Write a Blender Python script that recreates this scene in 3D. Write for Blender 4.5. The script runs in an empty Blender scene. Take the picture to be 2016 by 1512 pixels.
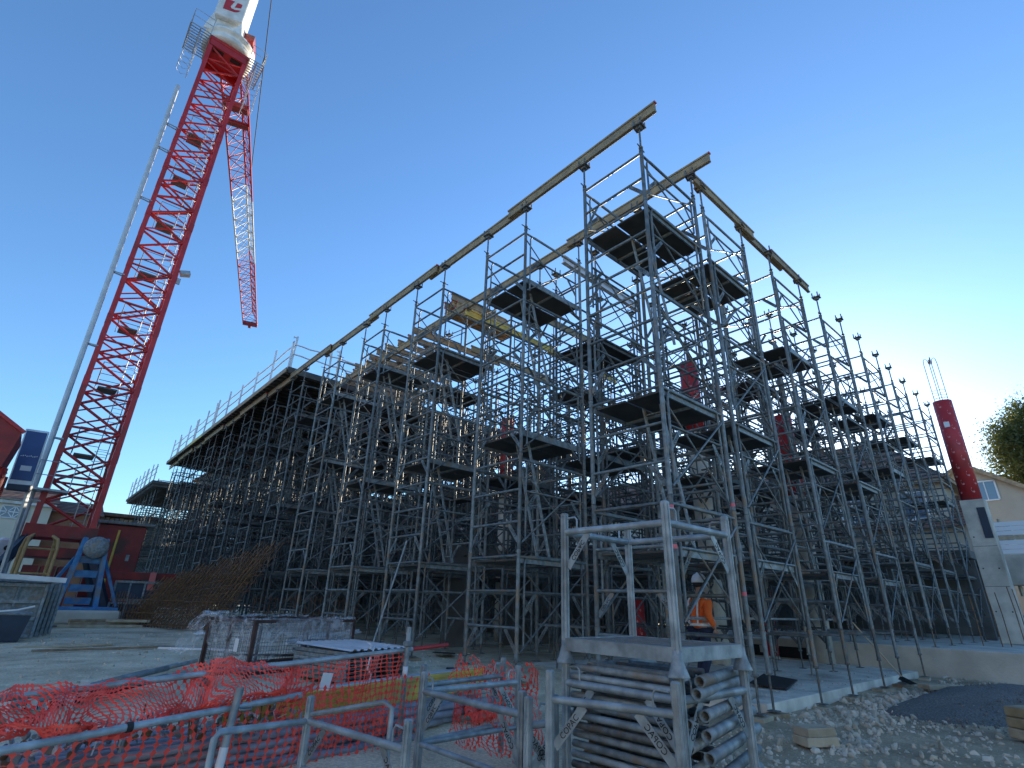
import bpy, math, random
from mathutils import Vector, Matrix, Euler, noise
random.seed(7)
R = math.radians
SC = bpy.context.scene
COL = SC.collection

# ------------------------------------------------------------------ camera
cam_d = bpy.data.cameras.new('camera'); cam = bpy.data.objects.new('camera', cam_d); COL.objects.link(cam)
RT = Vector((0.74380054, -0.66777675, 0.02889574)); UP = Vector((-0.27720116, -0.26884433, 0.92243278)); FW = Vector((0.60821071, 0.69411594, 0.38507505))
m = Matrix((RT, UP, -FW)).transposed().to_4x4()
m.translation = Vector((-6.46227696, -3.99041682, 1.1))
cam.matrix_world = m
cam_d.sensor_width = 36; cam_d.lens = 18.458; cam_d.clip_end = 3000; cam_d.clip_start = .05
SC.camera = cam
# ------------------------------------------------------------------ light
SUN_EL, SUN_AZ = R(12.6), R(18.4)          # azimuth counted from +X towards +Y
w = bpy.data.worlds.new('World'); SC.world = w; w.use_nodes = True
nt = w.node_tree; bg = nt.nodes['Background']
sky = nt.nodes.new('ShaderNodeTexSky'); sky.sky_type = 'NISHITA'; sky.sun_disc = False
sky.sun_elevation = SUN_EL; sky.sun_rotation = math.pi / 2 - SUN_AZ
sky.air_density = 1.15; sky.dust_density = .35; sky.ozone_density = 5.2; sky.altitude = 100
nt.links.new(sky.outputs[0], bg.inputs[0]); bg.inputs[1].default_value = 0.12
sd = bpy.data.lights.new('sun', 'SUN'); sd.energy = 3.8; sd.angle = R(.55); sd.color = (1, .86, .66)
so = bpy.data.objects.new('sun', sd); COL.objects.link(so)
sv = Vector((math.cos(SUN_EL) * math.cos(SUN_AZ), math.cos(SUN_EL) * math.sin(SUN_AZ), math.sin(SUN_EL)))
so.rotation_euler = sv.to_track_quat('Z', 'Y').to_euler(); so.location = (40, 20, 40)
SC.view_settings.view_transform = 'Standard'; SC.view_settings.look = 'None'
SC.view_settings.exposure = 1.5; SC.view_settings.gamma = 1
SC.view_settings.use_curve_mapping = False
SC.render.engine = 'CYCLES'
SC.cycles.max_bounces = 5; SC.cycles.diffuse_bounces = 3; SC.cycles.glossy_bounces = 3; SC.cycles.transparent_max_bounces = 8

# ------------------------------------------------------------------ materials
MT = {}
def mat(name, c1, c2=None, rough=.6, metal=0, scale=4, bump=0, bscale=None, detail=4, vary=.12, contrast=(.35, .65), c3=None, coords='Object', spec=.5):
    """principled material with noise between two colours, an optional third stain colour, per-object brightness variation"""
    if name in MT: return MT[name]
    M = bpy.data.materials.new(name); M.use_nodes = True; t = M.node_tree; N = t.nodes; L = t.links
    b = N['Principled BSDF']; b.inputs['Roughness'].default_value = rough; b.inputs['Metallic'].default_value = metal
    b.inputs['Specular IOR Level'].default_value = spec
    c2 = c2 or c1
    tc = N.new('ShaderNodeTexCoord'); oi = N.new('ShaderNodeObjectInfo')
    add = N.new('ShaderNodeVectorMath'); add.operation = 'ADD'
    mul = N.new('ShaderNodeVectorMath'); mul.operation = 'SCALE'; mul.inputs[0].default_value = (37, 53, 71)
    L.new(oi.outputs['Random'], mul.inputs['Scale']); L.new(tc.outputs[coords], add.inputs[0]); L.new(mul.outputs[0], add.inputs[1])
    n = N.new('ShaderNodeTexNoise'); n.inputs['Scale'].default_value = scale; n.inputs['Detail'].default_value = detail
    L.new(add.outputs[0], n.inputs['Vector'])
    r = N.new('ShaderNodeValToRGB'); r.color_ramp.elements[0].position = contrast[0]; r.color_ramp.elements[1].position = contrast[1]
    r.color_ramp.elements[0].color = (*c1, 1); r.color_ramp.elements[1].color = (*c2, 1)
    L.new(n.outputs['Fac'], r.inputs[0]); col = r.outputs[0]
    if c3:
        n3 = N.new('ShaderNodeTexNoise'); n3.inputs['Scale'].default_value = scale * .37; n3.inputs['Detail'].default_value = 6
        L.new(add.outputs[0], n3.inputs['Vector'])
        r3 = N.new('ShaderNodeValToRGB'); r3.color_ramp.elements[0].position = .52; r3.color_ramp.elements[1].position = .68
        L.new(n3.outputs['Fac'], r3.inputs[0])
        mx = N.new('ShaderNodeMixRGB'); mx.inputs[2].default_value = (*c3, 1)
        L.new(r3.outputs[0], mx.inputs[0]); L.new(col, mx.inputs[1]); col = mx.outputs[0]
    hs = N.new('ShaderNodeHueSaturation'); mr = N.new('ShaderNodeMapRange')
    mr.inputs['To Min'].default_value = 1 - vary; mr.inputs['To Max'].default_value = 1 + vary
    L.new(oi.outputs['Random'], mr.inputs['Value']); L.new(mr.outputs[0], hs.inputs['Value']); L.new(col, hs.inputs['Color'])
    L.new(hs.outputs[0], b.inputs['Base Color'])
    if bump:
        nb = N.new('ShaderNodeTexNoise'); nb.inputs['Scale'].default_value = bscale or scale * 5; nb.inputs['Detail'].default_value = 5
        L.new(add.outputs[0], nb.inputs['Vector'])
        bp = N.new('ShaderNodeBump'); bp.inputs['Strength'].default_value = bump; bp.inputs['Distance'].default_value = .03
        L.new(nb.outputs['Fac'], bp.inputs['Height']); L.new(bp.outputs[0], b.inputs['Normal'])
    MT[name] = M; return M

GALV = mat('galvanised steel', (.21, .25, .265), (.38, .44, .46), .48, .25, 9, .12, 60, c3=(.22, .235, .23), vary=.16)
TOWER = mat('shade-toned tower steel', (.105, .125, .128), (.20, .235, .24), .5, .25, 9, .12, 60, c3=(.22, .17, .12), vary=.28)  # darker copy of the galvanised steel; backlit shade is put into its colour
TOWERF = mat('shade-toned inner tower steel', (.06, .072, .075), (.115, .135, .14), .55, .2, 7, c3=(.17, .14, .11), vary=.3)  # darker still: interior shade is put into the colour of the inner rows
GALV2 = mat('dull galvanised steel', (.16, .19, .20), (.30, .345, .355), .55, .2, 14, .15, 70, c3=(.28, .23, .17), vary=.24)
JACK = mat('dark jack steel', (.10, .11, .11), (.20, .21, .20), .6, .5, 20, c3=(.2, .13, .08))
HOLE = mat('dark cut letter', (.015, .017, .02), rough=.8, vary=0)
PLY = mat('dark film plywood', (.045, .04, .035), (.08, .07, .06), .6, 0, 3, c3=(.10, .09, .075))
TIMB = mat('weathered yellow beam timber', (.24, .18, .10), (.36, .28, .16), .65, 0, 6, c3=(.24, .20, .13))
TIMBY = mat('bright yellow beam timber', (.55, .38, .06), (.66, .48, .10), .6, 0, 5, .15, 40, c3=(.42, .32, .12))
WOOD = mat('rough sawn wood', (.24, .16, .09), (.42, .30, .18), .8, 0, 5, .4, 30, c3=(.30, .25, .19))
WOODP = mat('pale plank', (.38, .30, .20), (.52, .43, .30), .75, 0, 5, .3, 30)
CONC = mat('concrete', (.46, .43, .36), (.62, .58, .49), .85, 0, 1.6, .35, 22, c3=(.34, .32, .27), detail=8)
CONCD = mat('shade-toned concrete and seams', (.09, .09, .085), (.15, .148, .14), .9, 0, 1.6, .25, 22, c3=(.12, .12, .115), detail=8)  # darkened copy of the concrete, interior shade put into the colour; also used for seams
CONCP = mat('pale concrete', (.52, .49, .42), (.72, .68, .58), .85, 0, 2.2, .35, 25, c3=(.34, .32, .27), detail=9)
RED = mat('crane red paint', (.40, .018, .022), (.52, .03, .03), .42, 0, 3, .05, c3=(.30, .03, .025))
DRED = mat('dark red steel', (.22, .014, .014), (.32, .024, .02), .5, 0, 3, c3=(.12, .03, .025))
WHITE = mat('crane white paint', (.62, .63, .60), (.78, .78, .75), .45, 0, 2, c3=(.5, .49, .44))
CGREY = mat('crane grey steel', (.30, .33, .35), (.42, .45, .47), .45, .4, 6)
POLE = mat('pale grey duct', (.48, .52, .54), (.58, .62, .64), .45, .2, 3)
BLUE = mat('blue painted steel', (.03, .14, .33), (.06, .24, .46), .5, 0, 5, .15, 30, c3=(.16, .17, .17))
DBLUE = mat('dark navy steel', (.02, .035, .06), (.03, .05, .085), .5, 0, 4)
PANB = mat('blue sign panel', (.015, .06, .22), (.025, .085, .28), .35, 0, 1.5)
RUST = mat('rusty rebar', (.16, .085, .04), (.30, .165, .075), .85, .1, 12, c3=(.14, .08, .05))
RUSTD = mat('dark brown cage steel', (.05, .025, .022), (.10, .05, .04), .7, .2, 10)
ORNG = mat('orange safety net plastic', (.92, .07, .045), (1.0, .13, .09), .5, 0, 6, vary=.05)
REDT = mat('red cardboard column form', (.44, .025, .03), (.54, .04, .042), .5, 0, 2, vary=.05, c3=(.30, .035, .035))
PRINT = mat('pale pink print', (.72, .33, .30), rough=.6, vary=0)
TUBEP = mat('purple grey tube', (.28, .28, .33), (.44, .44, .50), .5, .2, 6, .1, 50, c3=(.24, .20, .19))
HIVIS = mat('orange hi-vis cloth', (.95, .13, .015), (1.0, .19, .03), .75, 0, 8, .2, 20, vary=0)
REFL = mat('silver reflective tape', (.75, .75, .72), rough=.4, vary=0)
NAVY = mat('navy work trousers', (.014, .02, .045), (.03, .04, .075), .85, 0, 9, .3, 30, vary=0)
SKIN = mat('skin', (.45, .25, .17), rough=.55, vary=0)
HELM = mat('white safety helmet', (.78, .80, .82), rough=.3, vary=0)
BLACK = mat('black rubber', (.015, .015, .017), (.03, .03, .03), .7)
TILE = mat('brown roof tile', (.16, .085, .06), (.27, .15, .105), .8, 0, 3, c3=(.12, .09, .075))
BEIGE = mat('beige render', (.46, .40, .31), (.54, .47, .37), .9, 0, .8, .1, 30)
CREAM = mat('cream render', (.60, .54, .42), (.68, .61, .48), .9, 0, .8, .1, 30)
BRICK = mat('terracotta render', (.34, .16, .09), (.43, .21, .12), .9, 0, 2, .2)
GLASS = mat('window glass', (.10, .15, .22), rough=.06, vary=0, spec=.9)
FRAMEW = mat('white window frame', (.75, .76, .76), rough=.5, vary=0)
STONE = mat('limestone rubble', (.40, .35, .26), (.70, .63, .51), .9, 0, 2.2, .3, 25)
SOIL = mat('brown embankment soil', (.13, .085, .045), (.22, .15, .085), .95, 0, 2, .6, 14)
ZINC = mat('weathered zinc sheet', (.55, .58, .60), (.72, .75, .77), .4, .25, 3, .05, 20)
WRAPM = None

def ground_material():
    M = bpy.data.materials.new('site ground'); M.use_nodes = True; t = M.node_tree; N = t.nodes; L = t.links
    b = N['Principled BSDF']; b.inputs['Roughness'].default_value = .95
    tc = N.new('ShaderNodeTexCoord')
    def nz(s, d=6, rough=.6):
        n = N.new('ShaderNodeTexNoise'); n.inputs['Scale'].default_value = s; n.inputs['Detail'].default_value = d; n.inputs['Roughness'].default_value = rough
        L.new(tc.outputs['Object'], n.inputs['Vector']); return n
    def ramp(n, a, b_, p0, p1):
        r = N.new('ShaderNodeValToRGB'); r.color_ramp.elements[0].position = p0; r.color_ramp.elements[1].position = p1
        r.color_ramp.elements[0].color = (*a, 1); r.color_ramp.elements[1].color = (*b_, 1); L.new(n.outputs['Fac'], r.inputs[0]); return r
    chalk = ramp(nz(1.3, 9), (.58, .50, .35), (.80, .71, .53), .35, .65)       # pale crushed limestone, left side
    earth = ramp(nz(2.2, 9), (.34, .26, .165), (.54, .43, .29), .35, .68)     # brown earth, right side
    sep = N.new('ShaderNodeSeparateXYZ'); L.new(tc.outputs['Object'], sep.inputs[0])
    a = N.new('ShaderNodeMath'); a.operation = 'MULTIPLY_ADD'; L.new(sep.outputs['X'], a.inputs[0]); a.inputs[1].default_value = .28; a.inputs[2].default_value = .6
    bq = N.new('ShaderNodeMath'); bq.operation = 'MULTIPLY_ADD'; L.new(sep.outputs['Y'], bq.inputs[0]); bq.inputs[1].default_value = -.45; L.new(a.outputs[0], bq.inputs[2])
    nn = nz(.8, 5); cq = N.new('ShaderNodeMath'); cq.operation = 'MULTIPLY_ADD'; L.new(nn.outputs['Fac'], cq.inputs[0]); cq.inputs[1].default_value = 1.6; L.new(bq.outputs[0], cq.inputs[2])
    cl = N.new('ShaderNodeMapRange'); cl.inputs['From Min'].default_value = .3; cl.inputs['From Max'].default_value = 1.3; L.new(cq.outputs[0], cl.inputs['Value'])
    mx = N.new('ShaderNodeMixRGB'); L.new(cl.outputs[0], mx.inputs[0]); L.new(chalk.outputs[0], mx.inputs[1]); L.new(earth.outputs[0], mx.inputs[2])
    sp = ramp(nz(34, 3), (.72, .7, .66), (1.18, 1.16, 1.1), .38, .66)
    m2 = N.new('ShaderNodeMixRGB'); m2.blend_type = 'MULTIPLY'; m2.inputs[0].default_value = .8; L.new(mx.outputs[0], m2.inputs[1]); L.new(sp.outputs[0], m2.inputs[2])
    wet = ramp(nz(.45, 7), (.55, .54, .52), (1, 1, 1), .41, .50)
    m3 = N.new('ShaderNodeMixRGB'); m3.blend_type = 'MULTIPLY'; m3.inputs[0].default_value = .7; L.new(m2.outputs[0], m3.inputs[1]); L.new(wet.outputs[0], m3.inputs[2])
    L.new(m3.outputs[0], b.inputs['Base Color'])
    nb = nz(22, 8, .7); bp = N.new('ShaderNodeBump'); bp.inputs['Strength'].default_value = .5; bp.inputs['Distance'].default_value = .04
    L.new(nb.outputs['Fac'], bp.inputs['Height']); L.new(bp.outputs[0], b.inputs['Normal'])
    return M
GROUND = ground_material()
ASPH = mat('dark grey grit', (.10, .095, .085), (.26, .245, .22), .95, 0, 45, 1.0, 30, detail=8)

def wrap_material():
    M = bpy.data.materials.new('cloudy plastic film'); M.use_nodes = True; N = M.node_tree.nodes; L = M.node_tree.links
    b = N['Principled BSDF']; b.inputs['Base Color'].default_value = (.85, .87, .9, 1); b.inputs['Roughness'].default_value = .25
    n = N.new('ShaderNodeTexNoise'); n.inputs['Scale'].default_value = 5; n.inputs['Detail'].default_value = 6; n.inputs['Distortion'].default_value = 1.5
    tc = N.new('ShaderNodeTexCoord'); L.new(tc.outputs['Object'], n.inputs['Vector'])
    r = N.new('ShaderNodeMapRange'); r.inputs['From Min'].default_value = .35; r.inputs['From Max'].default_value = .7; r.inputs['To Min'].default_value = .04; r.inputs['To Max'].default_value = .42
    L.new(n.outputs['Fac'], r.inputs['Value']); L.new(r.outputs[0], b.inputs['Alpha'])
    bp = N.new('ShaderNodeBump'); bp.inputs['Strength'].default_value = .8; bp.inputs['Distance'].default_value = .05; L.new(n.outputs['Fac'], bp.inputs['Height']); L.new(bp.outputs[0], b.inputs['Normal'])
    return M
WRAPM = wrap_material()

# ------------------------------------------------------------------ mesh builder
class MB:
    def __init__(s): s.v = []; s.f = []; s.sm = []; s.mi = []
    def add(s, vs, fs, smooth=False, mi=0):
        o = len(s.v); s.v.extend([tuple(q) for q in vs])
        for f in fs: s.f.append([i + o for i in f]); s.sm.append(smooth); s.mi.append(mi)
        return s
    def tube(s, a, b, r, n=8, r2=None, cap=True, mi=0):
        a = Vector(a); b = Vector(b); d = b - a
        if d.length < 1e-6: return s
        r2 = r if r2 is None else r2
        z = d.normalized(); x = z.orthogonal().normalized(); y = z.cross(x); vs = []
        for c, rr in ((a, r), (b, r2)):
            for i in range(n):
                t = 2 * math.pi * i / n; vs.append(c + x * (rr * math.cos(t)) + y * (rr * math.sin(t)))
        s.add(vs, [(i, (i + 1) % n, n + (i + 1) % n, n + i) for i in range(n)], True, mi)
        if cap: s.add(vs, [tuple(range(n - 1, -1, -1)), tuple(range(n, 2 * n))], False, mi)
        return s
    def pipe(s, a, b, r, n=10, wall=.006):
        """open-ended hollow tube"""
        a = Vector(a); b = Vector(b); z = (b - a).normalized(); x = z.orthogonal().normalized(); y = z.cross(x)
        ri = r - wall; vs = []
        for c, rr in ((a, r), (b, r), (b, ri), (a, ri)):
            for i in range(n):
                t = 2 * math.pi * i / n; vs.append(c + x * (rr * math.cos(t)) + y * (rr * math.sin(t)))
        for k in range(4):
            k2 = (k + 1) % 4
            s.add(vs if k == 0 else [], [], False)
            o = len(s.v) - 4 * n
            for i in range(n):
                j = (i + 1) % n; s.f.append([o + k * n + i, o + k * n + j, o + k2 * n + j, o + k2 * n + i]); s.sm.append(k in (0, 2)); s.mi.append(0)
        return s
    def path(s, pts, r, n=6, closed=False, mi=0):
        pts = [Vector(p) for p in pts]; m = len(pts); vs = []; px = None
        for i, p in enumerate(pts):
            if closed: d = pts[(i + 1) % m] - pts[i - 1]
            else: d = pts[min(i + 1, m - 1)] - pts[max(i - 1, 0)]
            d.normalize()
            x = d.orthogonal().normalized() if px is None else (px - d * px.dot(d)).normalized()
            px = x; y = d.cross(x)
            for k in range(n):
                t = 2 * math.pi * k / n; vs.append(p + x * (r * math.cos(t)) + y * (r * math.sin(t)))
        fs = []
        for i in range(m if closed else m - 1):
            j = (i + 1) % m
            for k in range(n): fs.append((i * n + k, i * n + (k + 1) % n, j * n + (k + 1) % n, j * n + k))
        s.add(vs, fs, True, mi)
        if not closed: s.add(vs, [tuple(range(n - 1, -1, -1)), tuple(range((m - 1) * n, m * n))], False, mi)
        return s
    def box(s, c, d, M=None, mi=0):
        c = Vector(c); hx, hy, hz = d[0] / 2, d[1] / 2, d[2] / 2
        vs = [Vector((x, y, z)) for x in (-hx, hx) for y in (-hy, hy) for z in (-hz, hz)]
        vs = [(M @ q if M else q) + c for q in vs]
        return s.add(vs, [(0, 1, 3, 2), (4, 6, 7, 5), (0, 4, 5, 1), (2, 3, 7, 6), (0, 2, 6, 4), (1, 5, 7, 3)], False, mi)
    def bbox(s, c, d, bv=.01, M=None, mi=0):
        """box with bevelled vertical and horizontal edges (an octagonal-ish block)"""
        c = Vector(c); hx, hy, hz = d[0] / 2, d[1] / 2, d[2] / 2; rings = []
        for z, k in ((-hz, bv), (-hz + bv, 0), (hz - bv, 0), (hz, bv)):
            X, Y = hx - k, hy - k; q = bv
            rings.append([(X - q, -Y), (X, -Y + q), (X, Y - q), (X - q, Y), (-X + q, Y), (-X, Y - q), (-X, -Y + q), (-X + q, -Y)])
            rings[-1] = [Vector((a, b, z)) for a, b in rings[-1]]
        vs = [(M @ q if M else q) + c for r in rings for q in r]
        fs = [(7, 6, 5, 4, 3, 2, 1, 0), tuple(range(24, 32))]
        for k in range(3):
            for i in range(8): fs.append((k * 8 + i, k * 8 + (i + 1) % 8, k * 8 + 8 + (i + 1) % 8, k * 8 + 8 + i))
        return s.add(vs, fs, False, mi)
    def bar(s, a, b, w, h, up=(0, 0, 1), mi=0):
        """rectangular bar from a to b; w across, h along up"""
        a = Vector(a); b = Vector(b); d = (b - a); z = d.normalized(); u = Vector(up); u = (u - z * u.dot(z))
        if u.length < 1e-4: u = z.orthogonal()
        u.normalize(); x = u.cross(z).normalized(); vs = []
        for c in (a, b):
            for sx, su in ((-1, -1), (1, -1), (1, 1), (-1, 1)): vs.append(c + x * (sx * w / 2) + u * (su * h / 2))
        return s.add(vs, [(3, 2, 1, 0), (4, 5, 6, 7), (0, 1, 5, 4), (1, 2, 6, 5), (2, 3, 7, 6), (3, 0, 4, 7)], False, mi)
    def prism(s, poly, axis, a, b, mi=0):
        """extrude a 2D polygon between a and b along axis 0/1/2 (other axes in cyclic order)"""
        n = len(poly); vs = []
        for t in (a, b):
            for p, q in poly:
                vs.append([(t, p, q), (q, t, p), (p, q, t)][axis])
        fs = [tuple(range(n - 1, -1, -1)), tuple(range(n, 2 * n))] + [(i, (i + 1) % n, n + (i + 1) % n, n + i) for i in range(n)]
        return s.add(vs, fs, False, mi)
    def lathe(s, prof, n=16, c=(0, 0, 0), mi=0, smooth=True, M=None):
        c = Vector(c); vs = []
        for r, z in prof:
            for i in range(n):
                t = 2 * math.pi * i / n; q = Vector((r * math.cos(t), r * math.sin(t), z)); vs.append((M @ q if M else q) + c)
        fs = []
        for k in range(len(prof) - 1):
            for i in range(n): fs.append((k * n + i, k * n + (i + 1) % n, (k + 1) * n + (i + 1) % n, (k + 1) * n + i))
        s.add(vs, fs, smooth, mi)
        s.add([], [])
        o = len(s.v) - len(vs)
        s.f.append([o + i for i in range(n - 1, -1, -1)]); s.sm.append(False); s.mi.append(mi)
        s.f.append([o + (len(prof) - 1) * n + i for i in range(n)]); s.sm.append(False); s.mi.append(mi)
        return s
    def mesh(s, name, mats):
        me = bpy.data.meshes.new(name); me.from_pydata(s.v, [], s.f)
        me.polygons.foreach_set('use_smooth', s.sm)
        if not isinstance(mats, (list, tuple)): mats = [mats]
        for q in mats: me.materials.append(q)
        if len(mats) > 1: me.polygons.foreach_set('material_index', s.mi)
        me.update(); return me
def obj(name, me, parent=None, loc=(0, 0, 0), rot=None, scale=None):
    o = bpy.data.objects.new(name, me); COL.objects.link(o)
    if parent: o.parent = parent
    o.location = loc
    if rot is not None: o.rotation_euler = rot
    if scale is not None: o.scale = scale
    return o
def tag(o, label=None, cat=None, group=None, kind=None):
    if label: o['label'] = label
    if cat: o['category'] = cat
    if group: o['group'] = group
    if kind: o['kind'] = kind
    return o
def thing(name, label, cat, loc=(0, 0, 0), rot=None, group=None):
    return tag(obj(name, None, None, loc, rot), label, cat, group)
def part(name, mb, mats, parent, loc=(0, 0, 0), rot=None):
    return obj(name, mb.mesh(name, mats) if isinstance(mb, MB) else mb, parent, loc, rot)
def single(name, mb, mats, label, cat, loc=(0, 0, 0), rot=None, group=None):
    return tag(obj(name, mb.mesh(name, mats) if isinstance(mb, MB) else mb, None, loc, rot), label, cat, group)
def struct(name, mb, mats, loc=(0, 0, 0), rot=None):
    return tag(obj(name, mb.mesh(name, mats), None, loc, rot), kind='structure')
ORD = ['nearest', 'second', 'third', 'fourth', 'fifth', 'sixth', 'seventh', 'eighth', 'ninth', 'tenth', 'eleventh', 'twelfth', 'thirteenth', 'fourteenth', 'fifteenth', 'sixteenth']
def text_geo(body, size, depth):
    cu = bpy.data.curves.new('t', 'FONT'); cu.body = body; cu.size = size; cu.extrude = depth; cu.align_x = 'CENTER'; cu.align_y = 'CENTER'; cu.resolution_u = 2
    o = bpy.data.objects.new('t', cu); me = bpy.data.meshes.new_from_object(o)
    vs = [v.co.copy() for v in me.vertices]; fs = [tuple(p.vertices) for p in me.polygons]
    bpy.data.objects.remove(o); bpy.data.curves.remove(cu); bpy.data.meshes.remove(me)
    return vs, fs

# ------------------------------------------------------------------ ground and terrain
def sstep(a, b, t):
    t = max(0, min(1, (t - a) / (b - a))); return t * t * (3 - 2 * t)
def gh(x, y):
    """height of the site ground"""
    base = -.3 + .3 * sstep(.6, 4.5, y) * (1 - sstep(1.5, 3.5, x))
    base += -.22 * sstep(6, 26, y) * sstep(-2, -5, x) * 0
    n = noise.noise((x * .35, y * .35, 0)) * .06 + noise.noise((x * 1.3, y * 1.3, 4)) * .03
    d = math.hypot(x + 6.4, y + 4)
    return base + n * min(1, 60 / (d + 1)) - .02
mb = MB()
def grid(xs, ys, h):
    vs = [(x, y, h(x, y)) for y in ys for x in xs]; nx = len(xs)
    return vs, [(j * nx + i, j * nx + i + 1, (j + 1) * nx + i + 1, (j + 1) * nx + i) for j in range(len(ys) - 1) for i in range(nx - 1)]
def spread(lo, hi, step, far):
    a = [lo + step * i for i in range(int((hi - lo) / step) + 1)]; k = step
    while a[-1] < far: k *= 1.35; a.append(a[-1] + k)
    k = step
    while a[0] > -far: k *= 1.35; a.insert(0, a[0] - k)
    return a
vs, fs = grid(spread(-12, 16, .28, 1500), spread(-8, 26, .28, 1500), gh)
mb.add(vs, fs, True); struct('ground', mb, GROUND)

# concrete working slab under the right-hand towers, with a thin kerb edge towards the camera
mb = MB(); mb.box((6.6, 3.1, -.30), (8.7, 5.7, .26)); mb.bbox((4.2, .2, -.26), (3.8, .16, .2), .01)
struct('working_slab', mb, CONCP)
# raised concrete platform at the right, its low face turned to the camera
mb = MB(); mb.bbox((20.6, 1.2, -.2), (18, 16, 1.12), .02)
mb.box((11.59, 4.4, .02), (.06, .09, .2))
struct('raised_slab', mb, CONC)
mb = MB(); mb.box((11.585, 3.9, -.02), (.04, 1.7, .3)); single('vent_opening', mb, HOLE, 'dark rectangular opening in the low concrete platform face', 'opening')
# dark grit heap in front of the platform
def heap(name, cx, cy, rx, ry, hgt, rot, matl, seed, label, cat):
    mb = MB(); n = 40; vs = []; fs = []
    for j in range(15):
        rr = j / 14
        for i in range(n):
            t = 2 * math.pi * i / n; k = 1 + .22 * noise.noise((math.cos(t) * 1.5, math.sin(t) * 1.5, seed))
            x = rx * rr * k * math.cos(t); y = ry * rr * k * math.sin(t); c, s_ = math.cos(rot), math.sin(rot)
            X, Y = cx + x * c - y * s_, cy + x * s_ + y * c
            z = gh(X, Y) + hgt * (1 - rr ** 2.4) * (1 + .5 * noise.noise((X * 1.1, Y * 1.1, seed))) + .05 * noise.noise((X * 4, Y * 4, seed)) * (1.05 - rr) - (.05 if j == 14 else 0)
            vs.append((X, Y, z))
    for j in range(14):
        for i in range(n): fs.append((j * n + i, (j + 1) * n + i, (j + 1) * n + (i + 1) % n, j * n + (i + 1) % n))
    mb.add(vs, fs, True); o = obj(name, mb.mesh(name, matl)); return tag(o, label, cat, kind='stuff')
heap('grit_heap', 7.4, -1.75, 3.4, 1.15, .2, R(-8), ASPH, 3, 'low spread heap of dark grey grit beside the concrete platform', 'grit')
heap('earth_mound', 29.5, -7.5, 8, 8.5, 3.4, 0, SOIL, 9, 'brown earth bank behind the concrete pier', 'earth')

# ------------------------------------------------------------------ shoring towers
WX, WY, FH, RR = 1.8, 1.36, 1.73, .0245
PR = .0345
CT = text_geo('COPAC', .085, .0045)
def gusset_geo(mb, p_rung, p_post, width=.075, letters=True, normal=(1, 0, 0), size=1.0):
    a = Vector(p_post); b = Vector(p_rung); d = (b - a); z = d.normalized(); nrm = Vector(normal); s = nrm.cross(z).normalized()
    mb.bar(a, b, .005, width, up=s)
    if letters:
        M = Matrix((z, nrm.cross(z), nrm)).transposed(); c = (a + b) / 2; k = d.length / .42 * size * .8
        mb.add([M @ Vector((v.x * k, v.y * k, v.z)) + c for v in CT[0]], CT[1], False, 1)
def ladder_posts(h, n, both=True):
    mb = MB()
    for y in ((0, WY) if both else (0,)):
        mb.tube((0, y, .005), (0, y, h - .005), PR, n); mb.tube((0, y, h - .05), (0, y, h - .004), PR + .006, n)
    return mb
def rung_mb(n=8): return MB().tube((0, .02, 0), (0, WY - .02, 0), RR, n)
def gus_y(flip, letters=True):
    mb = MB(); y0, y1 = (.03, .3) if not flip else (WY - .03, WY - .3)
    gusset_geo(mb, (0, y1, -.02), (0, y0, -.34), .07, letters); return mb
def gus_x(flip, letters=True):
    mb = MB(); x0, x1 = (.15, .42) if not flip else (WX - .15, WX - .42)
    gusset_geo(mb, (x1, 0, -.02), (x0, 0, -.34), .07, letters, (0, 1, 0)); return mb
def guard_mb(h, n, mid=True, round_=True, bars=True):
    mb = MB(); x0, x1 = .15, WX - .15; t = h - .1
    q = .12 if round_ else .03
    mb.path([(x0, 0, .16), (x0, 0, t - q), (x0 + q * .35, 0, t - q * .25), (x0 + q, 0, t), (x1 - q * .3, 0, t), (x1, 0, t - q * .3), (x1, 0, .16)], .0195, n)
    if bars: mb.tube((.02, 0, h - .1 - .02), (WX - .02, 0, h - .1 - .02), RR, n)
    return mb
def brace_mb(n=6, h=FH):
    mb = MB(); mb.tube((.04, -.03, .12), (WX - .04, -.03, h - .25), .0155, n); mb.tube((.04, .03, h - .25), (WX - .04, .03, .12), .0155, n); return mb
LV = {'A': [(.26, .56, 'bot'), (.82, FH, 'full'), (2.55, FH, 'full'), (4.28, FH, 'full'), (6.01, FH, 'full'), (7.74, 1.13, 'top')],
      'B': [(.24, FH, 'full'), (1.97, FH, 'full'), (3.70, FH, 'full'), (5.43, FH, 'full'), (7.16, FH, 'full')],
      'C': [(.82, FH, 'full'), (2.55, FH, 'full'), (4.28, FH, 'full'), (6.01, FH, 'full'), (7.74, 1.13, 'top')]}
RZ = {'full': (.48, 1.055, 1.63), 'bot': (.46,), 'top': (.48, 1.06)}
ME = {}
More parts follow.
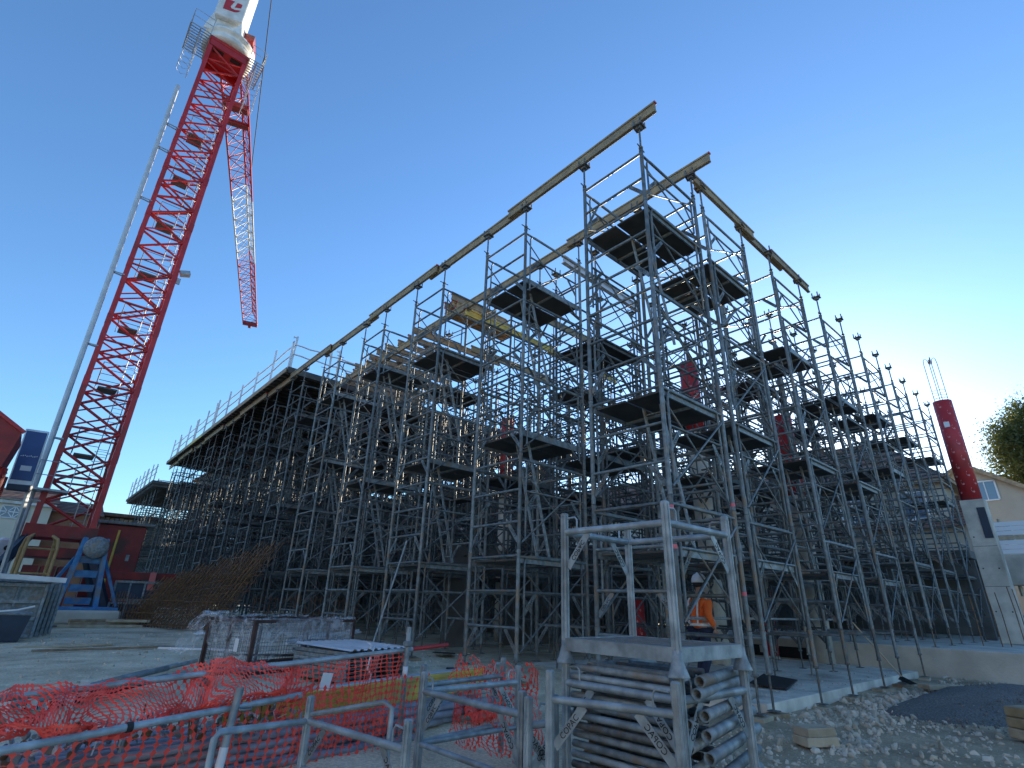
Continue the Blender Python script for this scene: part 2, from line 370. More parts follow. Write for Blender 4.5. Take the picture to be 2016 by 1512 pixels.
for kind, h in (('full', FH), ('bot', .56), ('top', 1.13)):
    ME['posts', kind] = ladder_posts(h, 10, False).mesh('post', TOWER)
    fr = ladder_posts(h, 6)
    for z in RZ[kind]: fr.tube((0, .02, z), (0, WY - .02, z), RR, 5)
    if kind != 'bot':
        for fl in (0, 1):
            y0, y1 = (.03, .3) if not fl else (WY - .03, WY - .3); gusset_geo(fr, (0, y1, .46), (0, y0, .14), .07, False)
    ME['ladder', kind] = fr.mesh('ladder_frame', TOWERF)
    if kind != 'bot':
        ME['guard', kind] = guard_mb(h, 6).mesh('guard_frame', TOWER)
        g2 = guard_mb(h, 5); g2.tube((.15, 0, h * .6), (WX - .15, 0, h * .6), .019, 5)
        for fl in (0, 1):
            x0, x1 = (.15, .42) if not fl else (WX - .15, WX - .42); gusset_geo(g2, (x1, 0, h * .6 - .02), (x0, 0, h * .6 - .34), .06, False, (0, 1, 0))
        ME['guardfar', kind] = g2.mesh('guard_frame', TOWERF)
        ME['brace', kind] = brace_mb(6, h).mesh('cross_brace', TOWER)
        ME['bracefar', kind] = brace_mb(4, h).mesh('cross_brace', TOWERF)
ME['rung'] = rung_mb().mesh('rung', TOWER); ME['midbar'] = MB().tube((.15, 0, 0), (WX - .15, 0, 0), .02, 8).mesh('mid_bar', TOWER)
for fl in (0, 1):
    ME['gy', fl] = gus_y(fl).mesh('gusset', [TOWER, HOLE]); ME['gx', fl] = gus_x(fl).mesh('gusset', [TOWER, HOLE])
def jack_mesh(L):
    k = ('jack', round(L, 2))
    if k not in ME:
        mb = MB(); mb.tube((0, 0, .01), (0, 0, L + .12), .019, 8); mb.bbox((0, 0, .006), (.15, .15, .012), .003)
        mb.lathe([(.02, L - .035), (.042, L - .03), (.042, L), (.03, L + .012)], 10); mb.bar((-.11, 0, L - .012), (.11, 0, L - .012), .018, .018)
        ME[k] = mb.mesh('jack_base', JACK)
    return ME[k]
def fork_mesh(L=.56):
    mb = MB(); mb.tube((0, 0, -.1), (0, 0, L), .019, 8); mb.lathe([(.02, .03), (.04, .035), (.04, .065), (.026, .08)], 10); mb.bar((-.13, 0, .05), (.13, 0, .05), .016, .016)
    mb.bbox((0, 0, L + .01), (.2, .2, .022), .004)
    mb.box((0, 0, L - .03), (.1, .1, .06))
    for x in (-.085, .085):
        for y in (-.07, .07): mb.bar((x, y, L + .02), (x, y, L + .15), .012, .03, up=(0, 1, 0))
    return mb.mesh('fork_head', JACK)
ME['fork'] = fork_mesh()
mb = MB(); mb.bbox((WX / 2, .31, 0), (WX - .1, .58, .035), .004); ME['panel'] = mb.mesh('deck_panel', PLY)
mb = MB(); mb.bar((.03, 0, 0), (WX - .03, 0, 0), .028, .12); mb.bar((.03, .025, .05), (WX - .03, .025, .05), .03, .012); ME['sidebeam'] = mb.mesh('side_beam', GALV2)
mb = MB()
for y in (.08, .68): mb.bbox((WX / 2, y + .29, 0), (WX - .1, .57, .035), .004)
mb.bar((.03, .03, -.03), (WX - .03, .03, -.03), .028, .12, mi=1); mb.bar((.03, WY - .03, -.03), (WX - .03, WY - .03, -.03), .028, .12, mi=1)
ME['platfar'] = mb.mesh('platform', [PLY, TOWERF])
mb = MB()
for y in (0, .32): mb.bar((0, y, 0), (.62, y, -2.2), .03, .05, up=(1, 0, 0))
for i in range(8): mb.tube((.62 * (i + .5) / 8, 0, -2.2 * (i + .5) / 8), (.62 * (i + .5) / 8, .32, -2.2 * (i + .5) / 8), .012, 6)
ME['aladder'] = mb.mesh('access_ladder', GALV2)
mb = MB(); mb.box((WX / 2, WY / 2, -.02), (.04, WY - .1, .08)); ME['crossbeam'] = mb.mesh('cross_beam', GALV2)
prng = random.Random(11)
def tower(x, y, typ, near, label, group, zb=-.3, plats=(1.87, 4.18, 7.64), forks=True):
    t = thing('shoring_tower', label, 'scaffold tower', (x + prng.uniform(-.02, .02), y + prng.uniform(-.02, .02), 0), (prng.uniform(-.003, .003), prng.uniform(-.003, .003), prng.uniform(-.008, .008)), group)
    lv = LV[typ]
    if near:
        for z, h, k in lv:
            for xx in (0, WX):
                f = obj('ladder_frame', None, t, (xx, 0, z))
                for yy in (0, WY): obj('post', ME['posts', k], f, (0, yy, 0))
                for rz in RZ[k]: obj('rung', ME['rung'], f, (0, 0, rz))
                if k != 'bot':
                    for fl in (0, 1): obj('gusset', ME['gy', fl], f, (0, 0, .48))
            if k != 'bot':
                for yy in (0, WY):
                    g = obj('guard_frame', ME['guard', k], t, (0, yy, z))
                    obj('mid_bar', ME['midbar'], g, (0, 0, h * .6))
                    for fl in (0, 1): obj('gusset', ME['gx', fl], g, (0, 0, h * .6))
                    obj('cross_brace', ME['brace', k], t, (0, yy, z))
        for z in plats:
            p = obj('platform', ME['crossbeam'], t, (0, 0, z - .06))
            obj('deck_panel', ME['panel'], p, (0, .06, 0)); obj('deck_panel', ME['panel'], p, (0, .68, 0))
            obj('side_beam', ME['sidebeam'], p, (0, .035, 0)); obj('side_beam', ME['sidebeam'], p, (0, WY - .035, 0), None, (1, -1, 1))
            if z > 3: obj('access_ladder', ME['aladder'], t, (.5, .35, z - .05))
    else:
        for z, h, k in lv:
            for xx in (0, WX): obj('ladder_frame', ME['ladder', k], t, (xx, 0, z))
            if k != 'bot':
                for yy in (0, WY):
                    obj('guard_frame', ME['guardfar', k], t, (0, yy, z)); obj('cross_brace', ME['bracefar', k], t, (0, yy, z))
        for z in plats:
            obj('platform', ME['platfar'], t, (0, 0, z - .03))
    b = lv[0][0]; top = lv[-1][0] + lv[-1][1]
    for xx in (0, WX):
        for yy in (0, WY):
            zz = zb(x + xx, y + yy) if callable(zb) else zb
            obj('jack_base', jack_mesh(b - zz), t, (xx, yy, zz))
            if forks: obj('fork_head', ME['fork'], t, (xx, yy, top), (0, 0, prng.choice((0, .12, -.1, .2))))
    return t
YS = [0, 3.06, 6.2, 9.42, 12.62, 15.82, 19.0, 22.2, 25.4, 28.6, 31.8, 35.0, 38.2]
XR = [2.25, 5.45, 8.55, 12.0, 15.3, 18.9]
PAD = .07
def zleft(x, y): return max(gh(x, y), -.02 if x > 2.3 else -1) + PAD
PINK = mat('pink marker paint', (.75, .16, .18), rough=.6, vary=0)
CT0 = tower(0, 0, 'A', True, 'tall galvanised shoring tower at the near corner, under both beam ends', 'shoring towers', lambda x, y: gh(x, y) + PAD)
for x, z in ((0, 1.83), (0, 2.35), (WX, 2.62), (WX, 1.3)): part('paint_mark', MB().tube((x, 0, z), (x, 0, z + .055), PR + .0025, 10), PINK, CT0)
for i, y in enumerate(YS[1:]):
    tower(0, y, 'B', i < 4, '%s shoring tower after the corner one, along the left face' % ORD[i].replace('nearest', 'first'), 'shoring towers', zleft,
          ((1.87, 4.18, 7.64), (1.87, 4.18, 7.06), (1.87, 4.18, 7.64), (1.87, 5.3, 7.64))[i % 4])
RPL = [(1.87, 4.18, 7.64), (1.87, 4.18, 6.9), (1.87, 4.18, 6.5), (2.5, 5.2, 6.9), (2.5, 6.9), (2.5, 5.2, 6.9)]
for i, x in enumerate(XR):
    tower(x, 0, 'A' if x < 11.7 else 'C', True, '%s shoring tower after the corner one, along the right face' % ORD[i].replace('nearest', 'first'), 'shoring towers',
          (lambda a, b: (gh(a, b) + PAD if b < .3 else -.17)) if x < 11.7 else .36, RPL[i])
DENSE = [2.0 + 2.12 * i for i in range(7)]
DEEP = [17.2 + 3.2 * i for i in range(8)]
COLS = ((2.35, YS[1:]), (5.5, DENSE + DEEP), (8.65, [q + .15 for q in DENSE] + DEEP), (11.85, [12.4] + DEEP[:6]))
CN = ('first', 'second', 'third', 'fourth')
for j, (x, ys) in enumerate(COLS):
    for i, y in enumerate(ys):
        tower(x, y + (0, .1, -.1, .2)[j], 'B', False, 'shoring tower in the %s inner row behind the left face, %s from the right face' % (CN[j], ORD[i].replace('nearest', 'first')), 'shoring towers',
              -.17, prng.choice([(1.87, 4.18, 7.64), (4.18, 7.06), (1.87, 5.3), (1.87, 4.18)]))
for j, x in enumerate((12.2, 15.3, 18.6)):
    for i, y in enumerate((2.0, 4.1, 6.2, 8.3)):
        tower(x, y, 'C', False, 'shoring tower on the raised slab, %s column, %s row back from the right face' % (CN[j], ORD[i].replace('nearest', 'first')), 'shoring towers',
              .36, prng.choice([(2.5, 6.9), (5.2,), (2.5, 5.2)]))
k = 0
for (a, b, where) in (((2.0, 1.42, .95), (10.6, 1.42, .95), 'low along the right face'), ((2.2, 1.45, 2.62), (13.5, 1.45, 2.62), 'at head height along the right face'), ((2.1, 3.0, 5.2), (14.5, 3.0, 5.25), 'at mid height behind the right face'), ((1.9, 4.5, 3.1), (1.9, 15.8, 3.1), 'behind the near left face towers'),
                      ((1.95, 3.0, 6.4), (1.95, 17.0, 6.4), 'high behind the near left face towers'), ((5.3, 3.1, 4.7), (5.3, 20, 4.7), 'deep inside the left block'), ((2.0, 6.15, 6.6), (14.0, 6.15, 6.6), 'crossing inside behind the second row'), ((2.0, 9.3, 3.3), (13, 9.3, 3.3), 'crossing inside behind the third row')):
    single('ledger_tube', MB().tube(a, b, .024, 8), GALV2, 'long horizontal scaffold tube ' + where, 'tube')
for r_, (yy, nm) in enumerate(((1.62, 'front'), (3.75, 'middle'), (5.85, 'back'))):
    for i in range(8):
        z = 1.35 + i * .93 + .12 * r_; x0 = prng.uniform(3.8, 5.3); x1 = prng.uniform(17.5, 20.2)
        if i < 2: x1 = 11.2
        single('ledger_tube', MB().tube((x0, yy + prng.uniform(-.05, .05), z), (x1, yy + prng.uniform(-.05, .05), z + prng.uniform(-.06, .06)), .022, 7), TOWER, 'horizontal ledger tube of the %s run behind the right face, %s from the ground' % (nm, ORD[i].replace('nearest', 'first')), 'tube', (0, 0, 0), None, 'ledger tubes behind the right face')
# ------------------------------------------------------------------ beams on the fork heads
def beam_mesh(L, matl, capred=True):
    mb = MB(); mb.bbox((0, 0, .1), (L, .075, .045), .005); mb.bbox((0, 0, -.1), (L, .075, .045), .005); mb.box((0, 0, 0), (L - .006, .032, .156))
    return mb.mesh('timber_girder', matl)
BM = {}
def beam(a, ang, L, z, label, matl=TIMB, group='timber formwork beams', cap=True):
    k = (round(L, 2), matl.name)
    if k not in BM: BM[k] = beam_mesh(L, matl)
    o = single('timber_girder', BM[k], None, label, 'beam', (a[0] + math.cos(ang) * L / 2, a[1] + math.sin(ang) * L / 2, z), (0, 0, ang), group)
    if cap:
        if 'capm' not in BM:
            c = MB(); c.bbox((0, 0, .1), (.02, .078, .048), .004); BM['capm'] = c.mesh('end_cap', RED)
        for s_ in (-1, 1): obj('end_cap', BM['capm'], o, (s_ * (L / 2 + .006), 0, 0))
    return o
ZB = 9.60
y = -.42; i = 0
while y < 40.3:
    L = 3.9 if i else 4.05
    beam((0 + (.045 if i % 2 else -.045), y), R(90), L, ZB, '%s timber beam segment of the outer left roof line, counted from the corner' % ORD[i].replace('nearest', 'first'))
    y += L - .45; i += 1
y = -.5; i = 0
while y < 15.5:
    beam((WX + (.045 if i % 2 else -.045), y), R(90), 3.9, ZB, '%s timber beam of the inner roof line, counted from the corner' % ORD[i].replace('nearest', 'first'))
    y += 3.5; i += 1
for i, (x, yy, L) in enumerate(((1.95, .0, 2.75), (4.0, .09, 2.45), (5.7, 0, 2.35))):
    beam((x, yy), 0, L, ZB - .07, '%s timber beam segment along the top of the right face, counted from the corner' % ORD[i].replace('nearest', 'first'))
beam((1.7, 7.6), 0, 3.9, 9.36, 'bright yellow timber beam crossing inward below the inner roof line', TIMBY)
beam((5.4, 7.7), 0, 3.9, 9.36, 'yellow timber beam continuing inward behind the bright yellow one', TIMBY)
beam((3.4, 6.2), R(0), 3.9, 9.36, 'yellow timber beam over the inner towers in front of the bright yellow one', TIMB)
beam((3.4, 9.5), R(0), 3.9, 9.36, 'weathered timber beam over the inner towers beside the stacked joists', TIMB)
mb = MB(); mb.bar((0, 0, .1), (3.4, 0, .1), .12, .02); mb.bar((0, 0, -.1), (3.4, 0, -.1), .12, .02); mb.bar((0, 0, 0), (3.4, 0, 0), .012, .19)
single('steel_girder', mb, ZINC, 'pale steel beam crossing inward behind the corner tower top', 'beam', (1.9, 3.7, 9.36), (0, 0, R(2)))
# joists laid out on the beams where the deck is being started
for i in range(11):
    beam((1.75 + random.uniform(-.2, .2), 10.6 + i * .62), random.uniform(-.02, .02), 3.9, ZB + .245, 'loose timber joist on the beams before the deck, %s from the yellow beam' % ORD[i].replace('nearest', 'first'), WOOD, 'joists laid loose across the beams')
rng = random.Random(5)
k = 0
for lay in range(3):
    for i in range(5 - lay):
        beam((2.0 + rng.uniform(-.1, .2), 8.75 + i * .11 + lay * .06), rng.uniform(-.02, .02), 2.45, ZB + .49 + lay * .25, 'timber joist in the bundle lying on top of the roof beams', WOOD, 'bundle of joists on the roof beams'); k += 1

# ------------------------------------------------------------------ formwork deck with edge protection
dk = thing('formwork_deck', 'dark plywood formwork deck over the far towers along the left face', 'deck', (-.24, 17.4, 9.72))
mb = MB(); JM = beam_mesh(3.9, PLY)
for i in range(10):
    for j in range(7):
        if j == 6 and i > 6: continue
        if ('dp' not in ME):
            q = MB(); q.bbox((0, 0, 0), (2.49, 2.375, .03), .003); ME['dp'] = q.mesh('deck_panel', PLY)
        obj('deck_panel', ME['dp'], dk, (1.25 + j * 2.5, 1.19 + i * 2.38, .27))
for i in range(50):
    for j in range(4): obj('joist', JM, dk, (1.9 + j * 3.95 + (.03 if j % 2 else 0), .2 + i * .48 + (.05 if j % 2 else -.05), .12))
for i in range(7):
    q = MB(); q.bar((0, 0, 0), (0, 3.35, 0), .03, .2); obj('edge_board', q.mesh('edge_board', TIMB if i != 4 else TIMBY), dk, (-.05, i * 3.4 + .02, .14))
mb = MB(); mb.bar((0, 0, 0), (15, 0, 0), .03, .26); part('front_board', mb, PLY, dk, (0, -.04, .14))
def post_mesh(h=1.5):
    mb = MB(); mb.bar((0, 0, -.1), (0, 0, h), .07, .07, up=(1, 0, 0)); mb.bar((0, -.02, h - .07), (.16, -.02, h - .07), .03, .05); mb.bar((.14, -.02, h - .13), (.14, -.02, h - .02), .03, .02, up=(1, 0, 0))
    for z in (.55, 1.0): mb.box((.035, 0, z), (.05, .06, .07))
    mb.box((0, 0, .02), (.1, .1, .1)); return mb.mesh('guard_post', ZINC)
PM = post_mesh()
def guardrail(label, p0, p1, n, z, mesh=PM, hr=(.62, 1.07)):
    p0 = Vector((*p0, z)); p1 = Vector((*p1, z)); d = p1 - p0; t = thing('edge_guardrail', label, 'guardrail', p0, (0, 0, math.atan2(d.y, d.x)))
    L = d.length; rr = random.Random(int(L * 10))
    for i in range(n):
        s = L * i / (n - 1); obj('guard_post', mesh, t, (s, 0, 0), (0, rr.uniform(-.05, .05), R(90) * rr.choice((0, 2))), (1, 1, rr.choice((.82, 1, 1, 1.06))))
        if rr.random() < .3: obj('guard_post', mesh, t, (s + .35, 0, 0), (0, 0, R(180)))
    for h in hr:
        q = MB(); q.path([(L * i / 20, -.05 + .015 * math.sin(i * 1.7), h + .02 * math.sin(i * 2.3)) for i in range(21)], .03, 6); part('rail', q, ZINC, t)
    return t
guardrail('galvanised edge guardrail along the outer left side of the far deck', (-.2, 17.5), (-.2, 40.6), 11, 9.99)
guardrail('short galvanised guardrail across the front end of the far deck', (-.15, 17.45), (6.5, 17.45), 5, 9.99)
ls = MB(); ls.bbox((0, 0, 0), (9, 12, .22), .03)
for i in range(30): ls.bar((-4.4, -5.8 + i * .4, -.2), (4.4, -5.8 + i * .4, -.2), .12, .18)
single('lower_slab', ls, CONCD, 'pale concrete slab edge at the far left end, below the deck', 'slab', (3.7, 47.5, 8.45))
guardrail('galvanised guardrail on the lower slab at the far left end', (-.7, 41.7), (-.7, 53.2), 7, 8.55)
for i, (x, y) in enumerate([(x, y) for y in (42.5, 45.6, 48.7, 51.5) for x in (-.3, 2.0, 4.3)]):
    tower(x, y, 'B', False, 'shoring tower under the low far slab, %s counted outward from the deck' % ORD[i].replace('nearest', 'first'), 'shoring towers', 0, (4.18,), forks=False)

# ------------------------------------------------------------------ tower crane
cr = thing('tower_crane', 'tall red lattice tower crane with white slewing head at the left', 'crane', (-5.55, 22.35, 0))
HW = .85; Z0, Z1 = 3.1, 28.25
mb = MB(); mb.bar((0, 0, Z0 - .3), (0, 0, Z1), .19, .19, up=(1, 0, 0)); CH = mb.mesh('mast_chord', RED)
for sx in (-1, 1):
    for sy in (-1, 1): obj('mast_chord', CH, cr, (sx * HW, sy * HW, 0))
NP = 27; PH = (Z1 - Z0) / NP
q = MB(); q.tube((-HW + .07, 0, 0), (HW - .07, 0, PH), .052, 6); DI = q.mesh('diagonal_brace', RED)
q = MB(); q.tube((-HW + .07, 0, 0), (HW - .07, 0, 0), .046, 6); HO = q.mesh('horizontal_brace', RED)
q = MB(); q.tube((-HW + .07, .1, .1), (HW - .07, .1, PH - .1), .034, 6); DI2 = q.mesh('diagonal_brace', RED)
for k in range(NP):
    for f_ in range(4):
        a = f_ * math.pi / 2; up = (k + f_) % 2
        obj('diagonal_brace', DI, cr, (HW * math.sin(a), -HW * math.cos(a), Z0 + k * PH), (0, 0, a), (1 if up else -1, 1, 1))
        if f_ in (0, 2) and k % 3: obj('diagonal_brace', DI2, cr, (HW * math.sin(a), -HW * math.cos(a), Z0 + k * PH), (0, 0, a), (-1 if up else 1, 1, 1))
        if k % 2 == 0: obj('horizontal_brace', HO, cr, (HW * math.sin(a), -HW * math.cos(a), Z0 + k * PH), (0, 0, a))
q = MB(); q.box((0, 0, 0), (.21, .21, .42)); JB = q.mesh('chord_joint', RED)
for k in range(1, 8):
    for sx in (-1, 1):
        for sy in (-1, 1): obj('chord_joint', JB, cr, (sx * HW, sy * HW, Z0 + k * PH * 3))
# ladders, resting platforms with little rails, inside the mast
q = MB()
for x in (0, .34): q.tube((x, 0, 0), (x, 0, PH * 3 + .2), .018, 6)
for i in range(11): q.tube((0, 0, .15 + i * .29), (.34, 0, .15 + i * .29), .011, 5)
for i in range(4): q.path([(-.02, -.02, .3 + i * .8), (-.1, -.35, .3 + i * .8), (.17, -.58, .3 + i * .8), (.44, -.35, .3 + i * .8), (.36, -.02, .3 + i * .8)], .01, 4)
LD = q.mesh('mast_ladder', CGREY)
q = MB(); q.bbox((0, 0, 0), (.66, .8, .07), .01)
for x, y in ((-.4, -.45), (-.4, .45)): q.tube((x, y, 0), (x, y, 1.05), .016, 5)
for z in (.55, 1.05): q.path([(.4, -.45, z), (-.4, -.45, z), (-.4, .45, z), (.4, .45, z)], .014, 5)
RP = q.mesh('rest_platform', JACK)
for k in range(8):
    obj('mast_ladder', LD, cr, (.28, .2 if k % 2 else .35, Z0 + k * PH * 3), (R(4), 0, 0))
    if k: obj('rest_platform', RP, cr, (-.1, .1, Z0 + k * PH * 3 + .05))
# grey duct on brackets to the left of the mast
mb = MB(); mb.tube((-1.12, -.85, .3), (-1.5, -.85, 24.6), .095, 10); part('cable_duct', mb, POLE, cr)
for z in (4.0, 6.3, 10.2, 13.6, 17.6, 20.6, 22.1):
    mb = MB(); x0 = -1.12 - .38 * z / 24.6
    for dy in (-.1, .1): mb.bar((x0 + .05, -.85 + dy * .6, z), (-HW - .02, -.85 + dy, z - .02), .03, .05)
    for xx in (.2, .8): mb.bar((x0 + (-HW - x0) * xx, -.95, z), (x0 + (-HW - x0) * xx, -.75, z), .03, .05)
    part('duct_bracket', mb, CGREY, cr)
# floodlight on the right chord
fl = MB(); fl.box((1.02, -.9, 14.15), (.16, .06, .3)); part('light_bracket', fl, CGREY, cr)
fl = MB(); fl.prism([(-.12, -.09), (.12, -.14), (.12, .14), (-.12, .09)], 0, 1.05, 1.45); o = part('floodlight', fl, CGREY, cr, (0, -.95, 14.2), (0, R(-20), 0))
# base frame
mb = MB()
for s_ in (-1, 1):
    mb.bar((-HW - .2, s_ * HW, 3.0), (HW + .2, s_ * HW, 3.0), .3, .42); mb.bar((s_ * HW, -HW + .16, 3.0), (s_ * HW, HW - .16, 3.0), .3, .40)
part('base_ring', mb, DRED, cr)
for sx in (-1, 1):
    for sy in (-1, 1):
        mb = MB(); mb.bar((sx * HW, sy * HW, 2.85), (sx * 1.95, sy * 1.7, .35), .2, .24); part('base_strut', mb, DBLUE, cr)
        mb = MB(); mb.bbox((sx * 2.0, sy * 1.75, .12), (.8, .8, .5), .03); part('base_foot', mb, DRED, cr)
mb = MB()
for x in (-.5, 0, .5): mb.box((x, .2, 1.1), (.42, 1.5, 1.5))
part('ballast_block', mb, DRED, cr)
mb = MB(); mb.bbox((0, .2, 2.3), (1.9, 1.7, .35), .02); part('ballast_tray', mb, DRED, cr)
# service platform low on the mast
mb = MB(); mb.bbox((-.75, -.95, 4.35), (1.1, .8, .08), .01); part('service_platform', mb, CGREY, cr)
mb = MB()
for z in (.5, 1.0): mb.path([(-1.28, -1.33, 4.35 + z), (-.22, -1.33, 4.35 + z), (-.22, -.6, 4.35 + z)], .016, 5)
for x in (-1.28, -.75, -.22): mb.tube((x, -1.33, 4.35), (x, -1.33, 5.35), .016, 5)
part('service_railing', mb, CGREY, cr)
# turntable
mb = MB(); mb.bbox((0, 0, 28.8), (1.95, 1.95, .22), .02); 
for s_ in (-1, 1): mb.bar((-.9, s_ * .9, 28.55), (.9, s_ * .9, 28.55), .1, .5); mb.bar((s_ * .9, -.84, 28.55), (s_ * .9, .84, 28.55), .1, .48)
part('turntable_base', mb, RED, cr)
mb = MB(); mb.box((-.42, -.35, 28.67), (.5, .34, .05)); mb.box((.45, -.35, 28.67), (.5, .3, .05)); part('hatch', mb, BLACK, cr)
mb = MB(); mb.lathe([(1.0, 28.92), (1.25, 28.96), (1.3, 29.2), (1.18, 29.3), (1.18, 29.55), (1.32, 29.6), (1.32, 29.75), (1.0, 29.8)], 28); part("slewing_ring", mb, WHITE, cr)
JA = math.atan2(.948, .318) - math.pi / 2
hd = part('tower_head', MB().bbox((0, 0, 1.5), (1.42, 1.5, 5.0), .04), WHITE, cr, (-.3, -.1, 31.9), (0, 0, JA))
mb = MB()
for s_ in (-1, 1):
    for y in (-.75, .6):
        mb.add([(s_ * .95, y, -2.3), (s_ * .2, y, -2.3), (s_ * .71, y, -1.0), (s_ * .95, y + .1, -2.3), (s_ * .2, y + .1, -2.3), (s_ * .71, y + .1, -1.0)],
               [(0, 1, 2), (5, 4, 3), (0, 3, 4, 1), (1, 4, 5, 2), (2, 5, 3, 0)])
mb.box((0, .1, -1.6), (1.1, 1.1, 1.3))
part('head_support', mb, WHITE, hd)
mb = MB()
for P in ([(0.23, 1.01), (0.53, 1.01), (0.45, 0.67), (0.49, 0.57), (0.64, 0.56), (0.82, 0.63), (0.75, 0.5), (0.64, 0.43), (0.23, 0.40)], [(0.64, 0.99), (0.81, 0.99), (0.81, 0.77), (0.59, 0.69)]):
    n = len(P); k = 1.42
    vs = [(-.71 + u * k, -.752 - t, -1.0 + v * k) for t in (0, .012) for u, v in P]
    mb.add(vs, [tuple(range(n, 2 * n)), *[(i, (i + 1) % n, n + (i + 1) % n, n + i) for i in range(n)]])
part('emblem', mb, RED, hd)
mb = MB()
for i in range(9): mb.bar((-.5 + i * .12, -.6, 2.0 + .05 * (i % 3)), (-.45 + i * .12, .5, 2.1), .06, .3)
# gangways beside the turntable
def gangway(x0, x1, label):
    mb = MB()
    for i in range(11): mb.bar((x0, -1.02 + i * .187, 28.85), (x1, -1.02 + i * .187, 28.85), .035, .06)
    for xx in (x0, (x0 + x1) / 2, x1): mb.bar((xx, -1.05, 28.80), (xx, .88, 28.80), .05, .05)
    g = part('gangway', mb, CGREY, cr); xs = x0
    mb = MB()
    for z in (.55, 1.05): mb.path([(x1, -1.02, 28.88 + z), (x0, -1.02, 28.88 + z), (x0, .85, 28.88 + z), (x1, .85, 28.88 + z)], .018, 5)
    for y in (-1.02, -.1, .85): mb.tube((x0, y, 28.8), (x0, y, 29.93), .018, 5)
    mb.tube((x1, -1.02, 28.8), (x1, -1.02, 29.93), .018, 5); mb.tube((x1, .85, 28.8), (x1, .85, 29.93), .018, 5)
    part('gangway_railing', mb, CGREY, g)
gangway(-1.95, -1.0, ''); gangway(1.75, 1.0, '')
for sx, zb in ((-1, 25.8), (1, 25.4)):
    mb = MB()
    for y in (-.75, -.35): mb.tube((sx * 1.35, y, zb), (sx * 1.45, y, 28.8), .022, 5)
    for i in range(11): mb.tube((sx * 1.35, -.75, zb + .2 + i * .27), (sx * 1.35, -.35, zb + .2 + i * .27), .013, 5); 
    for i in range(7): mb.path([(sx * 1.38, -.8, zb + .3 + i * .4), (sx * 1.6, -.98, zb + .3 + i * .4), (sx * 1.85, -.8, zb + .3 + i * .4), (sx * 1.85, -.3, zb + .3 + i * .4), (sx * 1.6, -.12, zb + .3 + i * .4), (sx * 1.38, -.3, zb + .3 + i * .4)], .012, 4)
    for yy in (-.8, -.3): mb.tube((sx * 1.85, yy, zb + .3), (sx * 1.85, yy, zb + 2.7), .014, 4)
    part('caged_ladder', mb, CGREY, cr)
# jib pointing away
jb = part('jib', MB().bbox((0, .6, 1.9), (1.5, 1.4, .5), .03), DRED, cr, (.3, .2, 29.5), (0, 0, JA))
JL = 34.8; JW = .72; JT = 1.45
def seg(y): return RED if y < 12.6 or y > 21.6 else WHITE
brk = [0, 12.6, 21.6, JL]
for a, b in zip(brk[:-1], brk[1:]):
    for x, z in ((-JW, 0), (JW, 0), (0, JT)):
        q = MB(); q.bar((x, a + .01, z), (x, b - .01, z), .1, .1); part('jib_chord', q, seg((a + b) / 2), jb)
NJ = 29; SJ = JL / NJ; JM_ = {}
for mt in (RED, WHITE):
    q = MB(); q.tube((-JW, 0, 0), (JW, SJ, 0), .03, 5); q.tube((-JW, 0, 0), (JW, 0, 0), .028, 5)
    for s_ in (-1, 1): q.tube((s_ * JW, 0, 0), (0, SJ / 2, JT), .028, 5); q.tube((0, SJ / 2, JT), (s_ * JW, SJ, 0), .028, 5)
    JM_[mt.name] = q.mesh('jib_lacing', mt)
for k in range(NJ): obj('jib_lacing', JM_[seg((k + .5) * SJ).name], jb, (0, k * SJ, 0), None, (1 if k % 2 else -1, 1, 1))
q = MB(); q.box((0, JL + .1, .1), (1.5, .2, .5)); q.box((0, JL + .05, -.25), (.3, .3, .3)); part('jib_nose', q, DRED, jb)
q = MB(); q.bar((-JW, 3.6, .0), (JW, 3.6, 0), .5, .4); q.bar((-JW, 5.0, .0), (JW, 5.0, 0), .35, .3); part('jib_trolley', q, DRED, jb)
q = MB(); q.tube((.9, -.4, 6.5), (.74, 9.0, .1), .03, 6); q.lathe([(.05, 0), (.09, .1), (.09, .5), (.05, .6)], 8, (.835, 3.2, 3.9)); part('pendant_rope', q, BLACK, jb)

# ------------------------------------------------------------------ site equipment round the crane
st = thing('crane_stand', 'blue steel ladder-shaped stand on a concrete block in front of the crane', 'stand', (-4.6, 19.8, 0))
part('concrete_block', MB().bbox((0, 0, .27), (2.5, 1.25, .42), .06), CONC, st)
part('base_plate', MB().bbox((0, 0, .52), (2.3, 1.0, .1), .02), BLUE, st)
for s_ in (-1, 1):
    mb = MB(); mb.bar((s_ * .52, -.15, .55), (s_ * .3, .1, 2.75), .14, .34, up=(0, 1, 0)); part('stile', mb, BLUE, st)
    mb = MB(); mb.bar((s_ * 1.1, -.2, .6), (s_ * .42, .1, 2.1), .07, .09); part('side_strut', mb, BLUE, st)
for z in (.75, 1.15, 1.6, 2.05): 
    mb = MB(); mb.box((0, -.16 + z * .08, z), (.78 - z * .1, .08, .22)); part('cross_plate', mb, BLUE, st)
mb = MB(); mb.lathe([(.05, -.2), (.33, -.2), (.36, -.12), (.36, .12), (.33, .2), (.05, .2)], 20, (.05, -.1, 2.45), M=Matrix.Rotation(R(90), 3, 'X')); part('round_drum', mb, GALV2, st)
